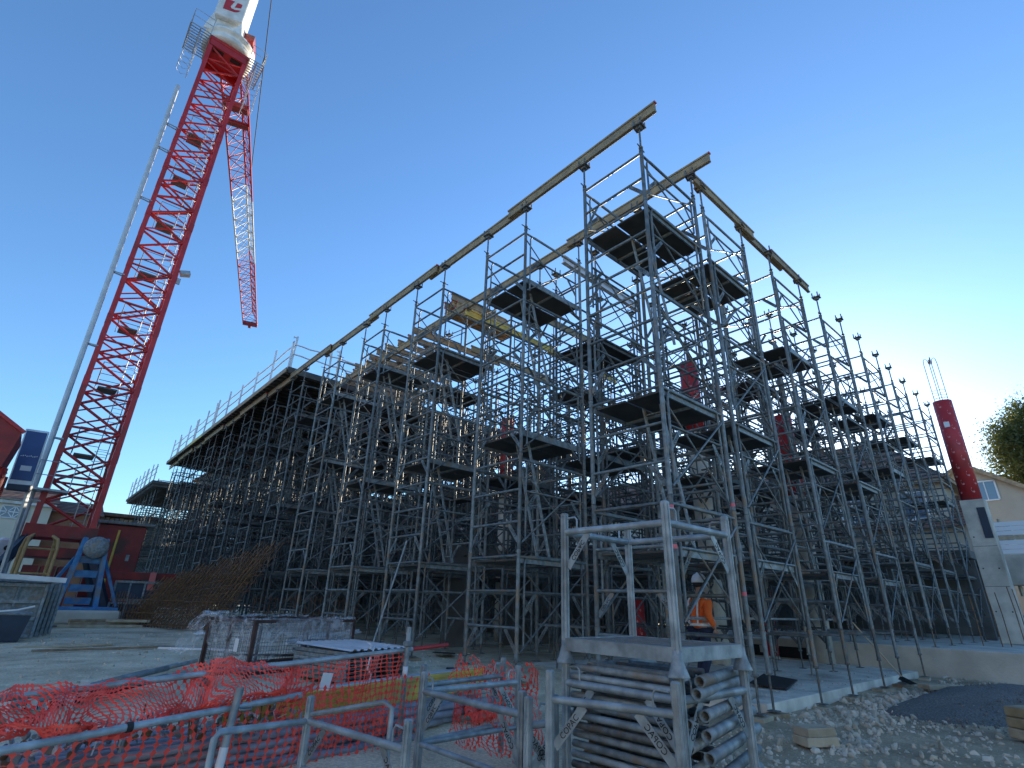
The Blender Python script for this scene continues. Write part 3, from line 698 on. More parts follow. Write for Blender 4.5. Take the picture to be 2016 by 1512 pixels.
for i, (x, y, z, L, a) in enumerate(((-3.6, 18.55, .12, 2.3, 8), (-3.9, 18.3, .05, 2.2, -3), (-4.0, 18.75, .2, 1.5, 14), (-3.2, 18.4, .2, 1.2, -12))):
    single('plank', MB().bbox((0, 0, 0), (L, .2, .08), .006), WOODP if i % 2 else WOOD, ('long plank at the bottom of the pile by the blue stand', 'front plank lying flat by the blue stand', 'upper plank with a tilt by the blue stand', 'short upper plank by the blue stand')[i], 'plank', (x, y, z), (0, 0, R(a)), 'planks by the crane stand')
rb = thing('red_cabinet', 'dark red steel cabinet with a yellow edge standing behind the crane base', 'cabinet', (-3.4, 25.2, 0), (0, 0, R(-4)))
part('body', MB().bbox((0, 0, 2.0), (1.7, 1.4, 3.4), .02), DRED, rb)
part('yellow_edge', MB().bar((-.1, -.72, .4), (-.1, -.72, 3.5), .1, .03), TIMBY, rb)
part('lid', MB().bbox((.1, 0, 3.78), (2.1, 1.8, .12), .02), GALV2, rb)
part('handle', MB().box((.45, -.72, 2.4), (.12, .03, .25)), GALV, rb)
# tan bent-tube trolley
tr = thing('tube_trolley', 'tan bent-tube trolley frame beside the crane base', 'trolley', (-6.05, 17.9, 0), (0, 0, R(10)))
TAN = mat('tan painted tube', (.30, .19, .07), (.40, .27, .11), .6, 0, 6)
for x in (-.38, .38):
    part('side_hoop', MB().path([(x, -.2, 0.6), (x, -.2, 2.2), (x * .9, -.1, 2.5), (x * .6, .05, 2.6), (x * .9, .2, 2.5), (x, .3, 2.2), (x, .3, .6)], .045, 8), TAN, tr)
for z in (.8, 1.5, 2.2): part('cross_bar', MB().tube((-.38, -.2, z), (.38, -.2, z), .03, 8), TAN, tr)
# blue board on the left
bp_ = thing('blue_sign_box', 'tall blue board with white edge and pale label beside the crane duct', 'sign', (-7.1, 20.0, 4.28), (0, R(-2), 0))
part('case', MB().bbox((0, 0, .9), (.62, .22, 1.9), .02), ZINC, bp_)
part('blue_panel', MB().bbox((0, -.118, .95), (.54, .02, 1.66), .005), PANB, bp_)
part('pale_label', MB().box((.02, -.133, .52), (.28, .01, .17)), FRAMEW, bp_)
mb = MB()
for i in range(9): mb.box((-.2 + i * .05, -.132, .93 + .012 * ((i * 7) % 3 - 1)), (.026, .008, .03 + .012 * (i % 2)))
part('lettering', mb, FRAMEW, bp_)
part('lower_box', MB().bbox((0, 0, -.12), (.6, .3, .2), .02), DBLUE, bp_)
part('post', MB().bar((.28, .1, -4.2), (.28, .1, 0), .1, .1), CGREY, bp_)
# red hopper at the left edge
hp = thing('red_hopper', 'dark red steel hopper with sloping top at the left edge', 'hopper', (-8.3, 18.0, 0))
mb = MB(); mb.add([(-1.3, -1, 4.3), (.75, -1, 4.3), (.75, 1, 4.3), (-1.3, 1, 4.3), (-1.3, -1, 6.8), (.9, -1, 5.35), (.9, 1, 5.35), (-1.3, 1, 6.8)], [(3, 2, 1, 0), (4, 5, 6, 7), (0, 1, 5, 4), (1, 2, 6, 5), (2, 3, 7, 6), (3, 0, 4, 7)]); part('bin', mb, DRED, hp)
part('rim', MB().bar((-1.3, -1.03, 6.82), (.95, -1.03, 5.37), .08, .1), RED, hp)
for x in (-1.1, .8):
    for y in (-.85, .85): part('leg', MB().bar((x, y, 0), (x, y, 4.3), .16, .16), DRED, hp)
part('cross_tie', MB().bar((-1.1, -.85, 3.6), (.8, -.85, 3.6), .12, .16), DRED, hp)
part('chute', MB().lathe([(.9, 4.3), (.25, 3.1), (.25, 2.9)], 12), DRED, hp)

def panel_frame(name, label, cat, loc, rot, w_, h_, nx, nz, matl, sheet, group=None):
    t = thing(name, label, cat, loc, rot, group)
    for x in (-w_ / 2, w_ / 2): part('upright', MB().bar((x, 0, 0), (x, 0, h_), .07, .06, up=(1, 0, 0)), matl, t)
    for j in range(nz + 1): part('cross_rail', MB().bar((-w_ / 2 + .04, 0, .03 + (h_ - .06) * j / nz), (w_ / 2 - .04, 0, .03 + (h_ - .06) * j / nz), .06, .07), matl, t)
    for i in range(1, nx): part('rib', MB().bar((-w_ / 2 + w_ * i / nx, 0, .06), (-w_ / 2 + w_ * i / nx, 0, h_ - .06), .05, .05, up=(1, 0, 0)), matl, t)
    if sheet: part('face_sheet', MB().box((0, .05, h_ / 2), (w_ - .02, .02, h_ - .02)), sheet, t)
    return t
panel_frame('steel_shutter', 'grey steel formwork panel standing right of the blue stand, upper one', 'panel', (-2.95, 20.2, .78), (R(-4), 0, R(3)), 1.35, .66, 3, 1, GALV2, DBLUE, 'formwork panels by the rebar')
panel_frame('steel_shutter', 'grey steel formwork panel standing right of the blue stand, lower one', 'panel', (-2.95, 20.15, .04), (R(-4), 0, R(3)), 1.4, .7, 3, 1, GALV2, DBLUE, 'formwork panels by the rebar')
single('red_board', MB().bbox((0, 0, 0), (2.3, .06, .26), .01), DRED, 'dull red board lying across the top of the grey formwork panels', 'board', (-2.9, 20.5, 1.62), (0, 0, R(3)))
single('pink_marker', MB().bbox((0, 0, 0), (.2, .04, .62), .01), mat('salmon paint', (.62, .16, .14), rough=.6), 'small salmon marker board standing by the grey formwork panels', 'board', (-2.55, 20.3, 1.45))
for i in range(5):
    panel_frame('steel_shutter', '%s grey steel wall form leaning in the row at the left edge' % ORD[i].replace('nearest', 'front'), 'panel', (-6.75 + i * .1, 14.2 + i * .33, 0), (R(-6), 0, R(4)), 2.1, 1.2 + .1 * (i % 2), 4, 3, GALV2, GALV2, 'steel wall forms at the left edge')
single('steel_channel', MB().bbox((0, 0, 0), (2.4, .3, .12), .01), ZINC, 'pale steel channel laid flat on the wall forms at the left edge', 'beam', (-6.6, 14.0, 1.34), (0, R(2), R(4)))
sk = thing('steel_bin', 'small dark steel bin with pale rope on its rim at the left edge', 'bin', (-6.25, 13.2, 0))
mb = MB(); mb.add([(-.35, -.3, 0), (.3, -.3, 0), (.3, .3, 0), (-.35, .3, 0), (-.42, -.38, .55), (.38, -.38, .55), (.38, .38, .55), (-.42, .38, .55)], [(3, 2, 1, 0), (0, 1, 5, 4), (1, 2, 6, 5), (2, 3, 7, 6), (3, 0, 4, 7), (4, 5, 6, 7)]); part('tub', mb, DBLUE, sk)
part('rim', MB().path([(-.42, -.38, .56), (.38, -.38, .56), (.38, .38, .56), (-.42, .38, .56)], .03, 6, True), GALV2, sk)
part('rope', MB().path([(-1.2, -.35, .62), (-.7, -.4, .57), (-.3, -.42, .60), (.1, -.4, .64), (.38, -.3, .72)], .022, 6), FRAMEW, sk)

# rebar mats: leaning stack and upright cages
rs = thing('rebar_mat_stack', 'rusty stack of reinforcement mats leaning against the left face', 'rebar', (-3.0, 19.4, 0), (0, 0, math.atan2(-3.3, 2.1)))
LN = 3.6
for k in range(3):
    mb = MB(); off = .16 * k - .2; sh = .25 * math.sin(k * 1.9); n = 24
    for i in range(n):
        b0 = -.3 + i * (LN + .3) / n; hh_ = (1.5 + 1.2 * min(1, i / 20)) * (1 + .05 * math.sin(i * 1.7 + k))
        mb.tube((b0 + sh, off, .03), (b0 + sh + hh_ * .62, off + .3, hh_), .015, 4)
    for j in range(9):
        t = .05 + .9 * j / 9; mb.tube((-.3 + sh + .93 * t, off + .3 * t, 1.5 * t), (LN + sh + 1.67 * t, off + .3 * t, 2.7 * t), .009, 4)
    part('rebar_mat', mb, RUST, rs)
for k in range(3):
    mb = MB()
    for i in range(34): mb.tube((-.6 + i * .13, -.45 + .1 * k, .02), (-.6 + i * .13 + .04 * math.sin(i), -.4 + .1 * k, .95 + .15 * math.sin(i * .4 + k)), .008, 4)
    for z in (.1, .45, .85): mb.tube((-.7, -.45 + .1 * k, z), (3.8, -.43 + .1 * k, z), .008, 4)
    part('upright_mat', mb, RUST, rs)
rc = thing('rebar_cage', 'dark rusty upright reinforcement cage behind the wire crate', 'rebar', (-.1, 16.4, .0), (0, 0, R(-20)))
for y in (0, .45):
    for z in (.08, .55, 1.0): part('long_bar', MB().tube((0, y, z), (3.6, y, z), .011, 5), RUST, rc)
for i in range(22):
    mb = MB(); x = .08 + i * .165; mb.path([(x, 0, .03), (x, .45, .03), (x, .45, 1.12), (x, 0, 1.12)], .009, 4, True); part('stirrup', mb, RUST, rc)
single('paper_scrap', MB().bbox((0, 0, 0), (.32, .22, .02), .004), FRAMEW, 'white sheet of paper lying on the ground before the rebar', 'paper', (-1.9, 14.6, .03), (R(6), R(-4), R(20)))

def tiles_on(parent, verts, rows, matl):
    """roof plane as overlapping tile courses; verts = eave-left, eave-right, ridge-right, ridge-left"""
    a, b, c, d = [Vector(v) for v in verts]; n = (b - a).cross(d - a).normalized()
    if n.z < 0: n = -n
    for i in range(rows):
        t0, t1 = i / rows, min(1, (i + 1.15) / rows)
        p = [a.lerp(d, t0), b.lerp(c, t0), b.lerp(c, t1), a.lerp(d, t1)]
        vs = [p[0] + n * .07, p[1] + n * .07, p[2] + n * .02, p[3] + n * .02, p[0] + n * .01, p[1] + n * .01]
        part('tile_course', MB().add(vs, [(0, 1, 2, 3), (4, 5, 1, 0)]), matl, parent)
def window(parent, c, w_, h_, nrm, matl=FRAMEW):
    n = Vector(nrm); s = Vector((0, 0, 1)).cross(n).normalized(); c = Vector(c)
    mb = MB(); t = .09
    for k in (-1, 1):
        mb.bar(c + s * k * (w_ / 2) - Vector((0, 0, h_ / 2)) + n * .03, c + s * k * (w_ / 2) + Vector((0, 0, h_ / 2)) + n * .03, .08, t, up=s)
        mb.bar(c - s * (w_ / 2) + Vector((0, 0, k * h_ / 2)) + n * .03, c + s * (w_ / 2) + Vector((0, 0, k * h_ / 2)) + n * .03, .08, t)
    mb.bar(c - Vector((0, 0, h_ / 2)) + n * .03, c + Vector((0, 0, h_ / 2)) + n * .03, .06, .06, up=s)
    f_ = part('window', mb, matl, parent)
    M = Matrix((s, n, Vector((0, 0, 1)))).transposed()
    for k in (-1, 1): part('pane', MB().box(c + s * k * w_ / 4 + n * .012, (w_ / 2 - .08, .02, h_ - .1), M), GLASS, f_)
# ------------------------------------------------------------------ concrete building parts inside the scaffold
def wall_with_openings(name, label, p0, p1, h, thick, ops, matl, z0=0.0):
    """wall from p0 to p1 cut into real pieces round the openings (s0, s1, za, zb)"""
    p0 = Vector((*p0, z0)); p1 = Vector((*p1, z0)); d = p1 - p0; L = d.length
    t = thing(name, label, 'wall', p0, (0, 0, math.atan2(d.y, d.x))); s = 0
    def pc(s0, s1, a, b):
        if s1 - s0 > .02 and b - a > .02: part('wall_section', MB().box(((s0 + s1) / 2, 0, (a + b) / 2), (s1 - s0 - .012, thick, b - a - .004)), matl, t)
    for s0, s1, a, b in ops:
        n = max(1, round((s0 - s) / 2.6))
        for i in range(n): pc(s + (s0 - s) * i / n, s + (s0 - s) * (i + 1) / n, 0, h)
        pc(s0, s1, 0, a); pc(s0, s1, b, h); s = s1
    n = max(1, round((L - s) / 2.6))
    for i in range(n): pc(s + (L - s) * i / n, s + (L - s) * (i + 1) / n, 0, h)
    return t
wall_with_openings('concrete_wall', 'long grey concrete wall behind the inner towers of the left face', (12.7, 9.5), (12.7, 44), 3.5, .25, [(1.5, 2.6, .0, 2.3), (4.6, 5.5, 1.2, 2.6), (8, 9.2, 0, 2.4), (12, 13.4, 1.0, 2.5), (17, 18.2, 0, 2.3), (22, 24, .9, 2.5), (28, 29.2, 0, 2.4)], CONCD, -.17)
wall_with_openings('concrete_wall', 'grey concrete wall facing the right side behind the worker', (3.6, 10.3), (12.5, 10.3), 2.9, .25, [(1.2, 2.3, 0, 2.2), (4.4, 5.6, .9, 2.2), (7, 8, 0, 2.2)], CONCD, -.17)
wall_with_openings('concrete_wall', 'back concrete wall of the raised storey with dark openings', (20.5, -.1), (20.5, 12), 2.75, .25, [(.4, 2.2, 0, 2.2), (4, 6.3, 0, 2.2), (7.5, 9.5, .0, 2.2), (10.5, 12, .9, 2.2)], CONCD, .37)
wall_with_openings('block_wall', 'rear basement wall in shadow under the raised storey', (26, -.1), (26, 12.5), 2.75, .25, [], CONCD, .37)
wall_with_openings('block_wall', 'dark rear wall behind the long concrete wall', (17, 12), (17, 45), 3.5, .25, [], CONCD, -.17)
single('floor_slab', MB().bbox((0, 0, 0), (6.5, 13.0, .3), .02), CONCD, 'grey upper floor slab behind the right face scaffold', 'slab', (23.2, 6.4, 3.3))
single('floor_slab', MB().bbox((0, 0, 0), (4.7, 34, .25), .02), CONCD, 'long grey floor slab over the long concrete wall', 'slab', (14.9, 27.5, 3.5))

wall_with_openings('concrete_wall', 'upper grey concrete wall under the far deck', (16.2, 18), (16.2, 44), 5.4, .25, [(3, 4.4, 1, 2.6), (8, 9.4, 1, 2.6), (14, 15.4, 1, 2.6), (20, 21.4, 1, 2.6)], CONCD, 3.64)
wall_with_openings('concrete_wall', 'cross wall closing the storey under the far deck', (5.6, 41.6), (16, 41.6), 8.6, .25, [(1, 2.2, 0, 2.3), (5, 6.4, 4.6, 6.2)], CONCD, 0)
eb = thing('end_building', 'plain grey building closing the far end of the site', 'building', (15, 66, 0))
part('wall', MB().box((7, 4, 7.2), (28, 8, 14.4)), GALV2 if False else CONCD, eb)
part('roof', MB().bbox((7, 4, 14.5), (28.8, 8.8, .25), .02), TILE, eb)
for i in range(9): window(eb, (-6.4 + i * 3.2, -.01, 6.4), 1.3, 1.5, (0, -1, 0))
def squiggle(mb, r, z0, z1, n):
    """printed curl marks winding round a tube"""
    rg = random.Random(n)
    for i in range(n):
        z = z0 + (z1 - z0) * (i + .5) / n
        for k in range(3):
            a0 = 2.4 + k * 1.25 + (i % 2) * .5; pts = []
            for j in range(9):
                t = j / 8; pts.append((a0 + .16 * math.sin(t * 6.0), z + .13 * (t - .5) + .05 * math.cos(t * 6.0)))
            for (a, z_), (b, zz) in zip(pts[:-1], pts[1:]):
                q = r + .003
                d = .011
                mb.add([(q * math.cos(a), q * math.sin(a), z_ - d), (q * math.cos(b), q * math.sin(b), zz - d), (q * math.cos(b), q * math.sin(b), zz + d), (q * math.cos(a), q * math.sin(a), z_ + d)], [(0, 1, 2, 3)], False)
def column_form(name, label, loc, z0, zc, z1, r, pier=None, rebar=0):
    t = thing(name, label, 'column', loc)
    if zc > z0: part('concrete_shaft', pier if pier else MB().lathe([(r * .96, z0), (r * .96, zc)], 20), CONCP, t)
    part('red_tube', MB().lathe([(r, zc + .01), (r, z1)], 28), REDT, t)
    q = MB(); squiggle(q, r, zc + .15, z1 - .1, max(3, int((z1 - zc) / .3))); part('printed_marks', q, PRINT, t)
    if rebar:
        for i in range(rebar):
            a = i * 2 * math.pi / rebar + .3; b = a + math.pi
            x, y = r * .7 * math.cos(a), r * .7 * math.sin(a); cx, cy = x * .35, y * .35
            part('starter_bar', MB().path([(x, y, z1 - .3), (x, y, z1 + 1.55), (x * .92, y * .92, z1 + 1.72), (x * .7, y * .7, z1 + 1.8), (cx, cy, z1 + 1.74), (cx * .6, cy * .6, z1 + 1.55)], .012, 5), RUST, t)
        for z in (.1, .22, .42): part('hoop', MB().path([(r * .72 * math.cos(2 * math.pi * i / 16), r * .72 * math.sin(2 * math.pi * i / 16), z1 + z) for i in range(16)], .007, 4, True), RUST, t)
    return t
pier = MB(); pier.bbox((-.02, -.02, 2.6), (.6, .66, 4.46), .015); pier.bar((-.33, .1, 3.0), (-.33, .1, 3.02), .01, .01)
cf = column_form('pier_with_red_form', 'concrete pier topped by a red cardboard column form with rebar loops', (17.6, -.92, 0), .37, 4.84, 8.5, .29, pier, 4)
part('steel_plate', MB().bbox((-.335, -.20, 4.05), (.03, .22, 1.0), .004), DBLUE, cf)
for z in (1.3, 2.6, 3.6):
    for y in (-.2, .2): part('tie_hole', MB().lathe([(.022, 0), (.022, .006)], 10, (-.322, y, z), M=Matrix.Rotation(R(-90), 3, 'Y')), HOLE, cf)
for z in (2.05, 3.3): part('form_seam', MB().box((-.322, -.02, z), (.008, .62, .012)), CONCD, cf)
part('white_sticker', MB().box((-.292, .02, 7.55), (.02, .16, .2)), FRAMEW, cf)
column_form('red_form_column', 'red cardboard column form between towers of the left face, high up', (7.05, 11.6, 0), -.17, 5.2, 8.1, .27)
column_form('red_form_column', 'red cardboard column form behind the corner tower, high up', (7.5, 3.6, 0), -.17, 5.9, 8.2, .27)
column_form('red_form_column', 'red cardboard column form at mid height behind the third right face tower', (10.9, 2.35, 0), -.17, 4.4, 7.0, .27)
column_form('red_form_column', 'red cardboard column form low down behind the second right face tower', (10.7, 3.7, 0), -.17, -.1, 1.7, .2)
column_form('red_form_column', 'dark red column form low down behind the foreground rack', (6.6, 5.4, 0), -.17, -.1, 1.3, .2)
# starter bars beside the pier
for i, (x, y, h) in enumerate(((15.0, -.95, 1.5), (15.35, -1.1, 1.45), (15.0, -1.45, 1.6), (14.85, -.55, 1.4), (15.45, -1.5, 1.55))):
    single('starter_rebar', MB().path([(0, 0, -.05), (.01, 0, h * .6), (-.03, .02, h)], .013, 5), RUST, '%s rusty starter bar standing on the raised slab by the pier' % ('left', 'middle', 'right', 'far left', 'far right')[i], 'rebar', (x, y, .36), None, 'starter bars by the pier')

# ------------------------------------------------------------------ houses, fence and trees behind
# hipped house straight behind the right face
hh = thing('hipped_house', 'beige house with brown hipped tile roof behind the right face scaffold', 'house', (31, 6.5, 0))
part('wall', MB().box((0, 0, 3.6), (9.4, 10.6, 7.6)), BEIGE, hh)
E_ = 7.35; W_, D_ = 5.1, 5.7; RZ_ = 10.75; ry = 2.1
tiles_on(hh, [(-W_, D_, E_), (-W_, -D_, E_), (0, -ry, RZ_), (0, ry, RZ_)], 15, TILE)
tiles_on(hh, [(W_, -D_, E_), (W_, D_, E_), (0, ry, RZ_), (0, -ry, RZ_)], 15, TILE)
tiles_on(hh, [(-W_, -D_, E_), (W_, -D_, E_), (0, -ry, RZ_), (0, -ry, RZ_)], 15, TILE)
tiles_on(hh, [(W_, D_, E_), (-W_, D_, E_), (0, ry, RZ_), (0, ry, RZ_)], 15, TILE)
part('eaves', MB().box((0, 0, E_ - .1), (10.3, 11.5, .16)), WOOD, hh)
part('ridge', MB().tube((0, -ry, RZ_ + .03), (0, ry, RZ_ + .03), .12, 8), TILE, hh)
for y in (-4.0, -1.3, 1.4, 4.0):
    window(hh, (-4.71, y, 6.2), 1.1, 1.35, (-1, 0, 0)); window(hh, (-4.71, y, 3.2), 1.1, 1.4, (-1, 0, 0))
# lean-to with lower tile roof in front of it
lt = thing('low_tiled_house', 'low building with broad brown tile roof behind the far right towers', 'house', (27.6, 3.6, 0))
part('wall', MB().box((0, 0, 2.6), (3, 6, 5.2)), BEIGE, lt)
tiles_on(lt, [(-2.0, 3.2, 5.0), (-2.0, -3.2, 5.0), (1.2, -3.2, 6.9), (1.2, 3.2, 6.9)], 12, TILE)
# gabled house at the right edge
gb = thing('gabled_house', 'beige gabled house with white windows at the right edge', 'house', (47, 2.2, 0))
GE, GR, GD = 7.9, 11.25, 4.9
mb = MB(); mb.prism([(-GD, 0), (GD, 0), (GD, GE), (0, GR), (-GD, GE)], 0, -5, 5); part('wall', mb, BEIGE, gb)
sl = (GR - GE) / GD
tiles_on(gb, [(-5.5, GD + .5, GE - .5 * sl), (5.5, GD + .5, GE - .5 * sl), (5.5, 0, GR), (-5.5, 0, GR)], 14, TILE)
tiles_on(gb, [(5.5, -GD - .5, GE - .5 * sl), (-5.5, -GD - .5, GE - .5 * sl), (-5.5, 0, GR), (5.5, 0, GR)], 14, TILE)
for s_ in (-1, 1): part('verge_board', MB().bar((-5.45, 0, GR - .1), (-5.45, s_ * (GD + .5), GE - .5 * sl - .1), .08, .26), WOOD, gb)
for y in (-.9, -3.4, 1.8): window(gb, (-5.02, y, 9.2 if y > -2 else 7.6), 1.15, 1.3, (-1, 0, 0))
for y in (-1.0, -3.4, 1.8): window(gb, (-5.02, y, 6.3 if y > -2 else 4.8), 1.15, 1.4, (-1, 0, 0))
part('down_pipe', MB().tube((-5.08, .35, 0), (-5.08, .35, 10.6), .06, 8), ZINC, gb)
# terrace row added behind the left face to keep low sun off the ground
for i, (y, rz_, c) in enumerate(((19, 11.8, BEIGE), (30, 12.2, CREAM), (41.5, 11.6, BEIGE), (53, 12.4, CREAM), (65, 11.8, BEIGE), (77, 12.2, CREAM))):
    t = thing('shade_house', '%s added sun-blocking house of the row hidden behind the scaffold, counted from the right' % ORD[i].replace('nearest', 'first'), 'house', (36, y, 0), None, 'added sun-blocking houses behind the scaffold')
    part('wall', MB().box((0, 0, 4), (9, 11, 8)), c, t)
    tiles_on(t, [(-5, 5.6, 7.9), (-5, -5.6, 7.9), (0, -5.6, rz_), (0, 5.6, rz_)], 12, TILE); tiles_on(t, [(5, -5.6, 7.9), (5, 5.6, 7.9), (0, 5.6, rz_), (0, -5.6, rz_)], 12, TILE)
    for s_ in (-1, 1): part('gable', MB().add([(-4.5, s_ * 5.49, 8), (4.5, s_ * 5.49, 8), (0, s_ * 5.49, rz_ - .1)], [(0, 1, 2)]), c, t)
    for k in range(3): window(t, (-4.51, -3.5 + k * 3.5, 4.2), 1.1, 1.4, (-1, 0, 0))
# white plank hoarding at the right edge
fe = thing('plank_fence', 'white horizontal plank hoarding at the right edge in front of the gabled house', 'fence', (26.5, -2.2, .72))
for i in range(7): part('plank', MB().bbox((0, -2.2, 3.15 + i * .2), (.04, 8.4, .185), .006), FRAMEW if i != 3 else WOODP, fe)
for k in range(5): part('post', MB().bar((.06, 1.7 - k * 2, 1.3), (.06, 1.7 - k * 2, 4.6), .1, .1), WOODP, fe)
single('retaining_wall', MB().bbox((0, 0, 0), (.4, 8.6, 1.3), .03), CONC, 'concrete retaining wall under the white plank hoarding', 'wall', (26.5, -4.4, 3.1))
# cream building, terracotta building and board-clad building behind the crane
cb = thing('cream_house', 'cream rendered house with lattice window behind the crane', 'house', (-10.2, 47, 0))
part('wall', MB().box((0, 4, 3.4), (9.2, 8, 6.8)), CREAM, cb)
tiles_on(cb, [(-4.9, -.4, 6.75), (4.9, -.4, 6.75), (4.9, 4, 8.0), (-4.9, 4, 8.0)], 8, TILE)
part('cornice', MB().box((0, -.12, 6.6), (9.6, .3, .2)), WHITE, cb)
mb = MB(); cx = 2.65
for x0 in (cx - .7, cx, cx + .7): mb.bar((x0, -.06, 5.55), (x0, -.06, 6.35), .07, .05, up=(1, 0, 0))
for z in (5.55, 5.95, 6.35): mb.bar((cx - .7, -.06, z), (cx + .7, -.06, z), .05, .07)
for a in (cx - .7, cx): mb.bar((a, -.06, 5.55), (a + .7, -.06, 6.35), .05, .05); mb.bar((a, -.06, 6.35), (a + .7, -.06, 5.55), .05, .05)
part('lattice_window', mb, FRAMEW, cb); part('pane', MB().box((cx, -.02, 5.95), (1.36, .04, .8)), GLASS, cb)
tb = thing('terracotta_house', 'terracotta gabled house between the cream house and the board-clad building', 'house', (-4.2, 48, 0))
part('wall', MB().prism([(-2.2, 0), (2.2, 0), (2.2, 6.0), (0, 7.3), (-2.2, 6.0)], 1, 0, 8) if False else MB().box((0, 4, 3.2), (3.2, 8, 6.4)), BRICK, tb)
tiles_on(tb, [(-1.8, -.3, 6.3), (1.8, -.3, 6.3), (1.8, 4, 7.6), (-1.8, 4, 7.6)], 8, TILE)
bb = thing('board_building', 'grey board-clad building with metal roof right of the crane mast', 'building', (1.5, 50, 0))
part('wall', MB().box((0, 3, 3), (8.4, 6, 6.0)), GALV2, bb)
for i in range(27): part('board', MB().bbox((-4.1 + i * .315, -.03, 5.2), (.27, .04, 2.6 + .05 * (i % 3)), .005), WOODP if i % 4 else GALV2, bb)
part('roof', MB().bbox((0, 3, 6.75), (9, 7, .25), .02), TILE, bb)
part('band', MB().bbox((0, -.1, 3.9), (8.4, .1, .7), .01), ZINC, bb)
for i, (x, s_) in enumerate(((-7.6, 1), (-6.9, .9), (-8.3, 1.1))):
    t = thing('white_container', '%s white plastic container on pallets behind the wall forms' % ('left', 'middle', 'far left')[i], 'container', (x, 22 + i, 1.9), None, 'white containers at the left')
    part('tank', MB().bbox((0, 0, .45), (.6 * s_, .6, .8), .08), FRAMEW, t)
    part('cap', MB().lathe([(.09, 0), (.09, .04)], 12, (.05, -.31, .5), M=Matrix.Rotation(R(90), 3, 'X')), BLACK, t)
    part('support', MB().box((0, 0, -.95), (.62 * s_, .6, 1.9)), GALV2, t)

for i, (y, c, rz_) in enumerate(((-22, CREAM, 10.5), (-10.5, BEIGE, 11.2), (1.5, CREAM, 10.4), (13.5, BEIGE, 11.0))):  # unseen houses added behind the camera to bounce sunlight onto the foreground
    t = thing('fill_house', '%s pale house added behind the camera for bounce light, counted from the south' % ORD[i].replace('nearest', 'first'), 'house', (-26, y, 0), None, 'added bounce-light houses behind the camera')
    part('wall', MB().box((0, 0, 3.6), (9, 11, 7.2)), c, t)
    tiles_on(t, [(-5, 5.6, 7.0), (-5, -5.6, 7.0), (0, -5.6, rz_), (0, 5.6, rz_)], 10, TILE); tiles_on(t, [(5, -5.6, 7.0), (5, 5.6, 7.0), (0, 5.6, rz_), (0, -5.6, rz_)], 10, TILE)
    for k in range(3):
        for z in (1.8, 5.0): window(t, (4.51, -3.5 + k * 3.5, z), 1.1, 1.4, (1, 0, 0))
def leaf_tree(name, label, loc, h, crown, nclump, nleaf, leaf, seed, matl, bark, lean=0):
    rg = random.Random(seed); t = thing(name, label, 'tree', loc); cz, rx, rz = crown
    mb = MB(); mb.tube((0, 0, 0), (lean, 0, cz), .35, 10, .2); tips = []
    for i in range(16):
        a = rg.uniform(0, 6.28); z0 = cz - rz * rg.uniform(.2, .9); z1 = z0 + rz * rg.uniform(.4, .9); r_ = rx * rg.uniform(.35, .8)
        mb.tube((lean * z0 / cz, 0, z0), (lean + r_ * math.cos(a), r_ * math.sin(a), z1), .09, 6, .03)
    part('trunk', mb, bark, t)
    cl = []
    for i in range(nclump):
        while True:
            p = Vector((rg.uniform(-1, 1), rg.uniform(-1, 1), rg.uniform(-1, 1)))
            if .25 < p.length < 1: break
        if p.length < .6 and rg.random() < .5: p = p.normalized() * rg.uniform(.65, 1)
        cl.append((Vector((p.x * rx + lean, p.y * rx, p.z * rz + cz)), rx * rg.uniform(.13, .27)))
    mb = MB(); vs = []; fs = []
    for c, r_ in cl:
        for k in range(nleaf):
            q = Vector((rg.gauss(0, 1), rg.gauss(0, 1), rg.gauss(.15, 1.1))) * r_ * .55 + c
            u = Vector((rg.uniform(-1, 1), rg.uniform(-1, 1), rg.uniform(-.4, 1))).normalized(); v = u.orthogonal().normalized(); v.rotate(Matrix.Rotation(rg.uniform(0, 6.28), 3, u)); s = leaf * rg.uniform(.6, 1.3)
            o = len(vs); vs += [q - u * s, q + v * s * .42, q + u * s, q - v * s * .42]; fs.append((o, o + 1, o + 2, o + 3))
    mb.add(vs, fs); part('crown', mb, matl, t); return t
def leafmat(name, c1, c2):
    M = mat(name, c1, c2, .6, 0, .9, vary=0); b = M.node_tree.nodes['Principled BSDF']
    tr_ = M.node_tree.nodes.new('ShaderNodeBsdfTranslucent'); tr_.inputs[0].default_value = (c2[0] * 1.6, c2[1] * 1.5, c2[2] * .8, 1)
    mx = M.node_tree.nodes.new('ShaderNodeMixShader'); mx.inputs[0].default_value = .35
    out = M.node_tree.nodes['Material Output']; M.node_tree.links.new(b.outputs[0], mx.inputs[1]); M.node_tree.links.new(tr_.outputs[0], mx.inputs[2]); M.node_tree.links.new(mx.outputs[0], out.inputs[0]); return M
LEAF = leafmat('poplar leaves', (.045, .065, .022), (.10, .115, .04)); LEAF2 = leafmat('hedge leaves', (.035, .05, .02), (.075, .09, .035))
BARK = mat('bark', (.10, .085, .07), (.17, .14, .11), .9, 0, 5, .5)
leaf_tree('poplar_tree', 'broad poplar tree behind the gabled house at the right edge', (58.5, -2.6, 0), 20, (14.6, 4.7, 4.5), 300, 240, .135, 3, LEAF, BARK)
leaf_tree('shrub_tree', 'dark bushy tree beyond the gabled house roof', (64, -11, 0), 12, (10.5, 4.5, 5), 90, 80, .22, 5, LEAF2, BARK)

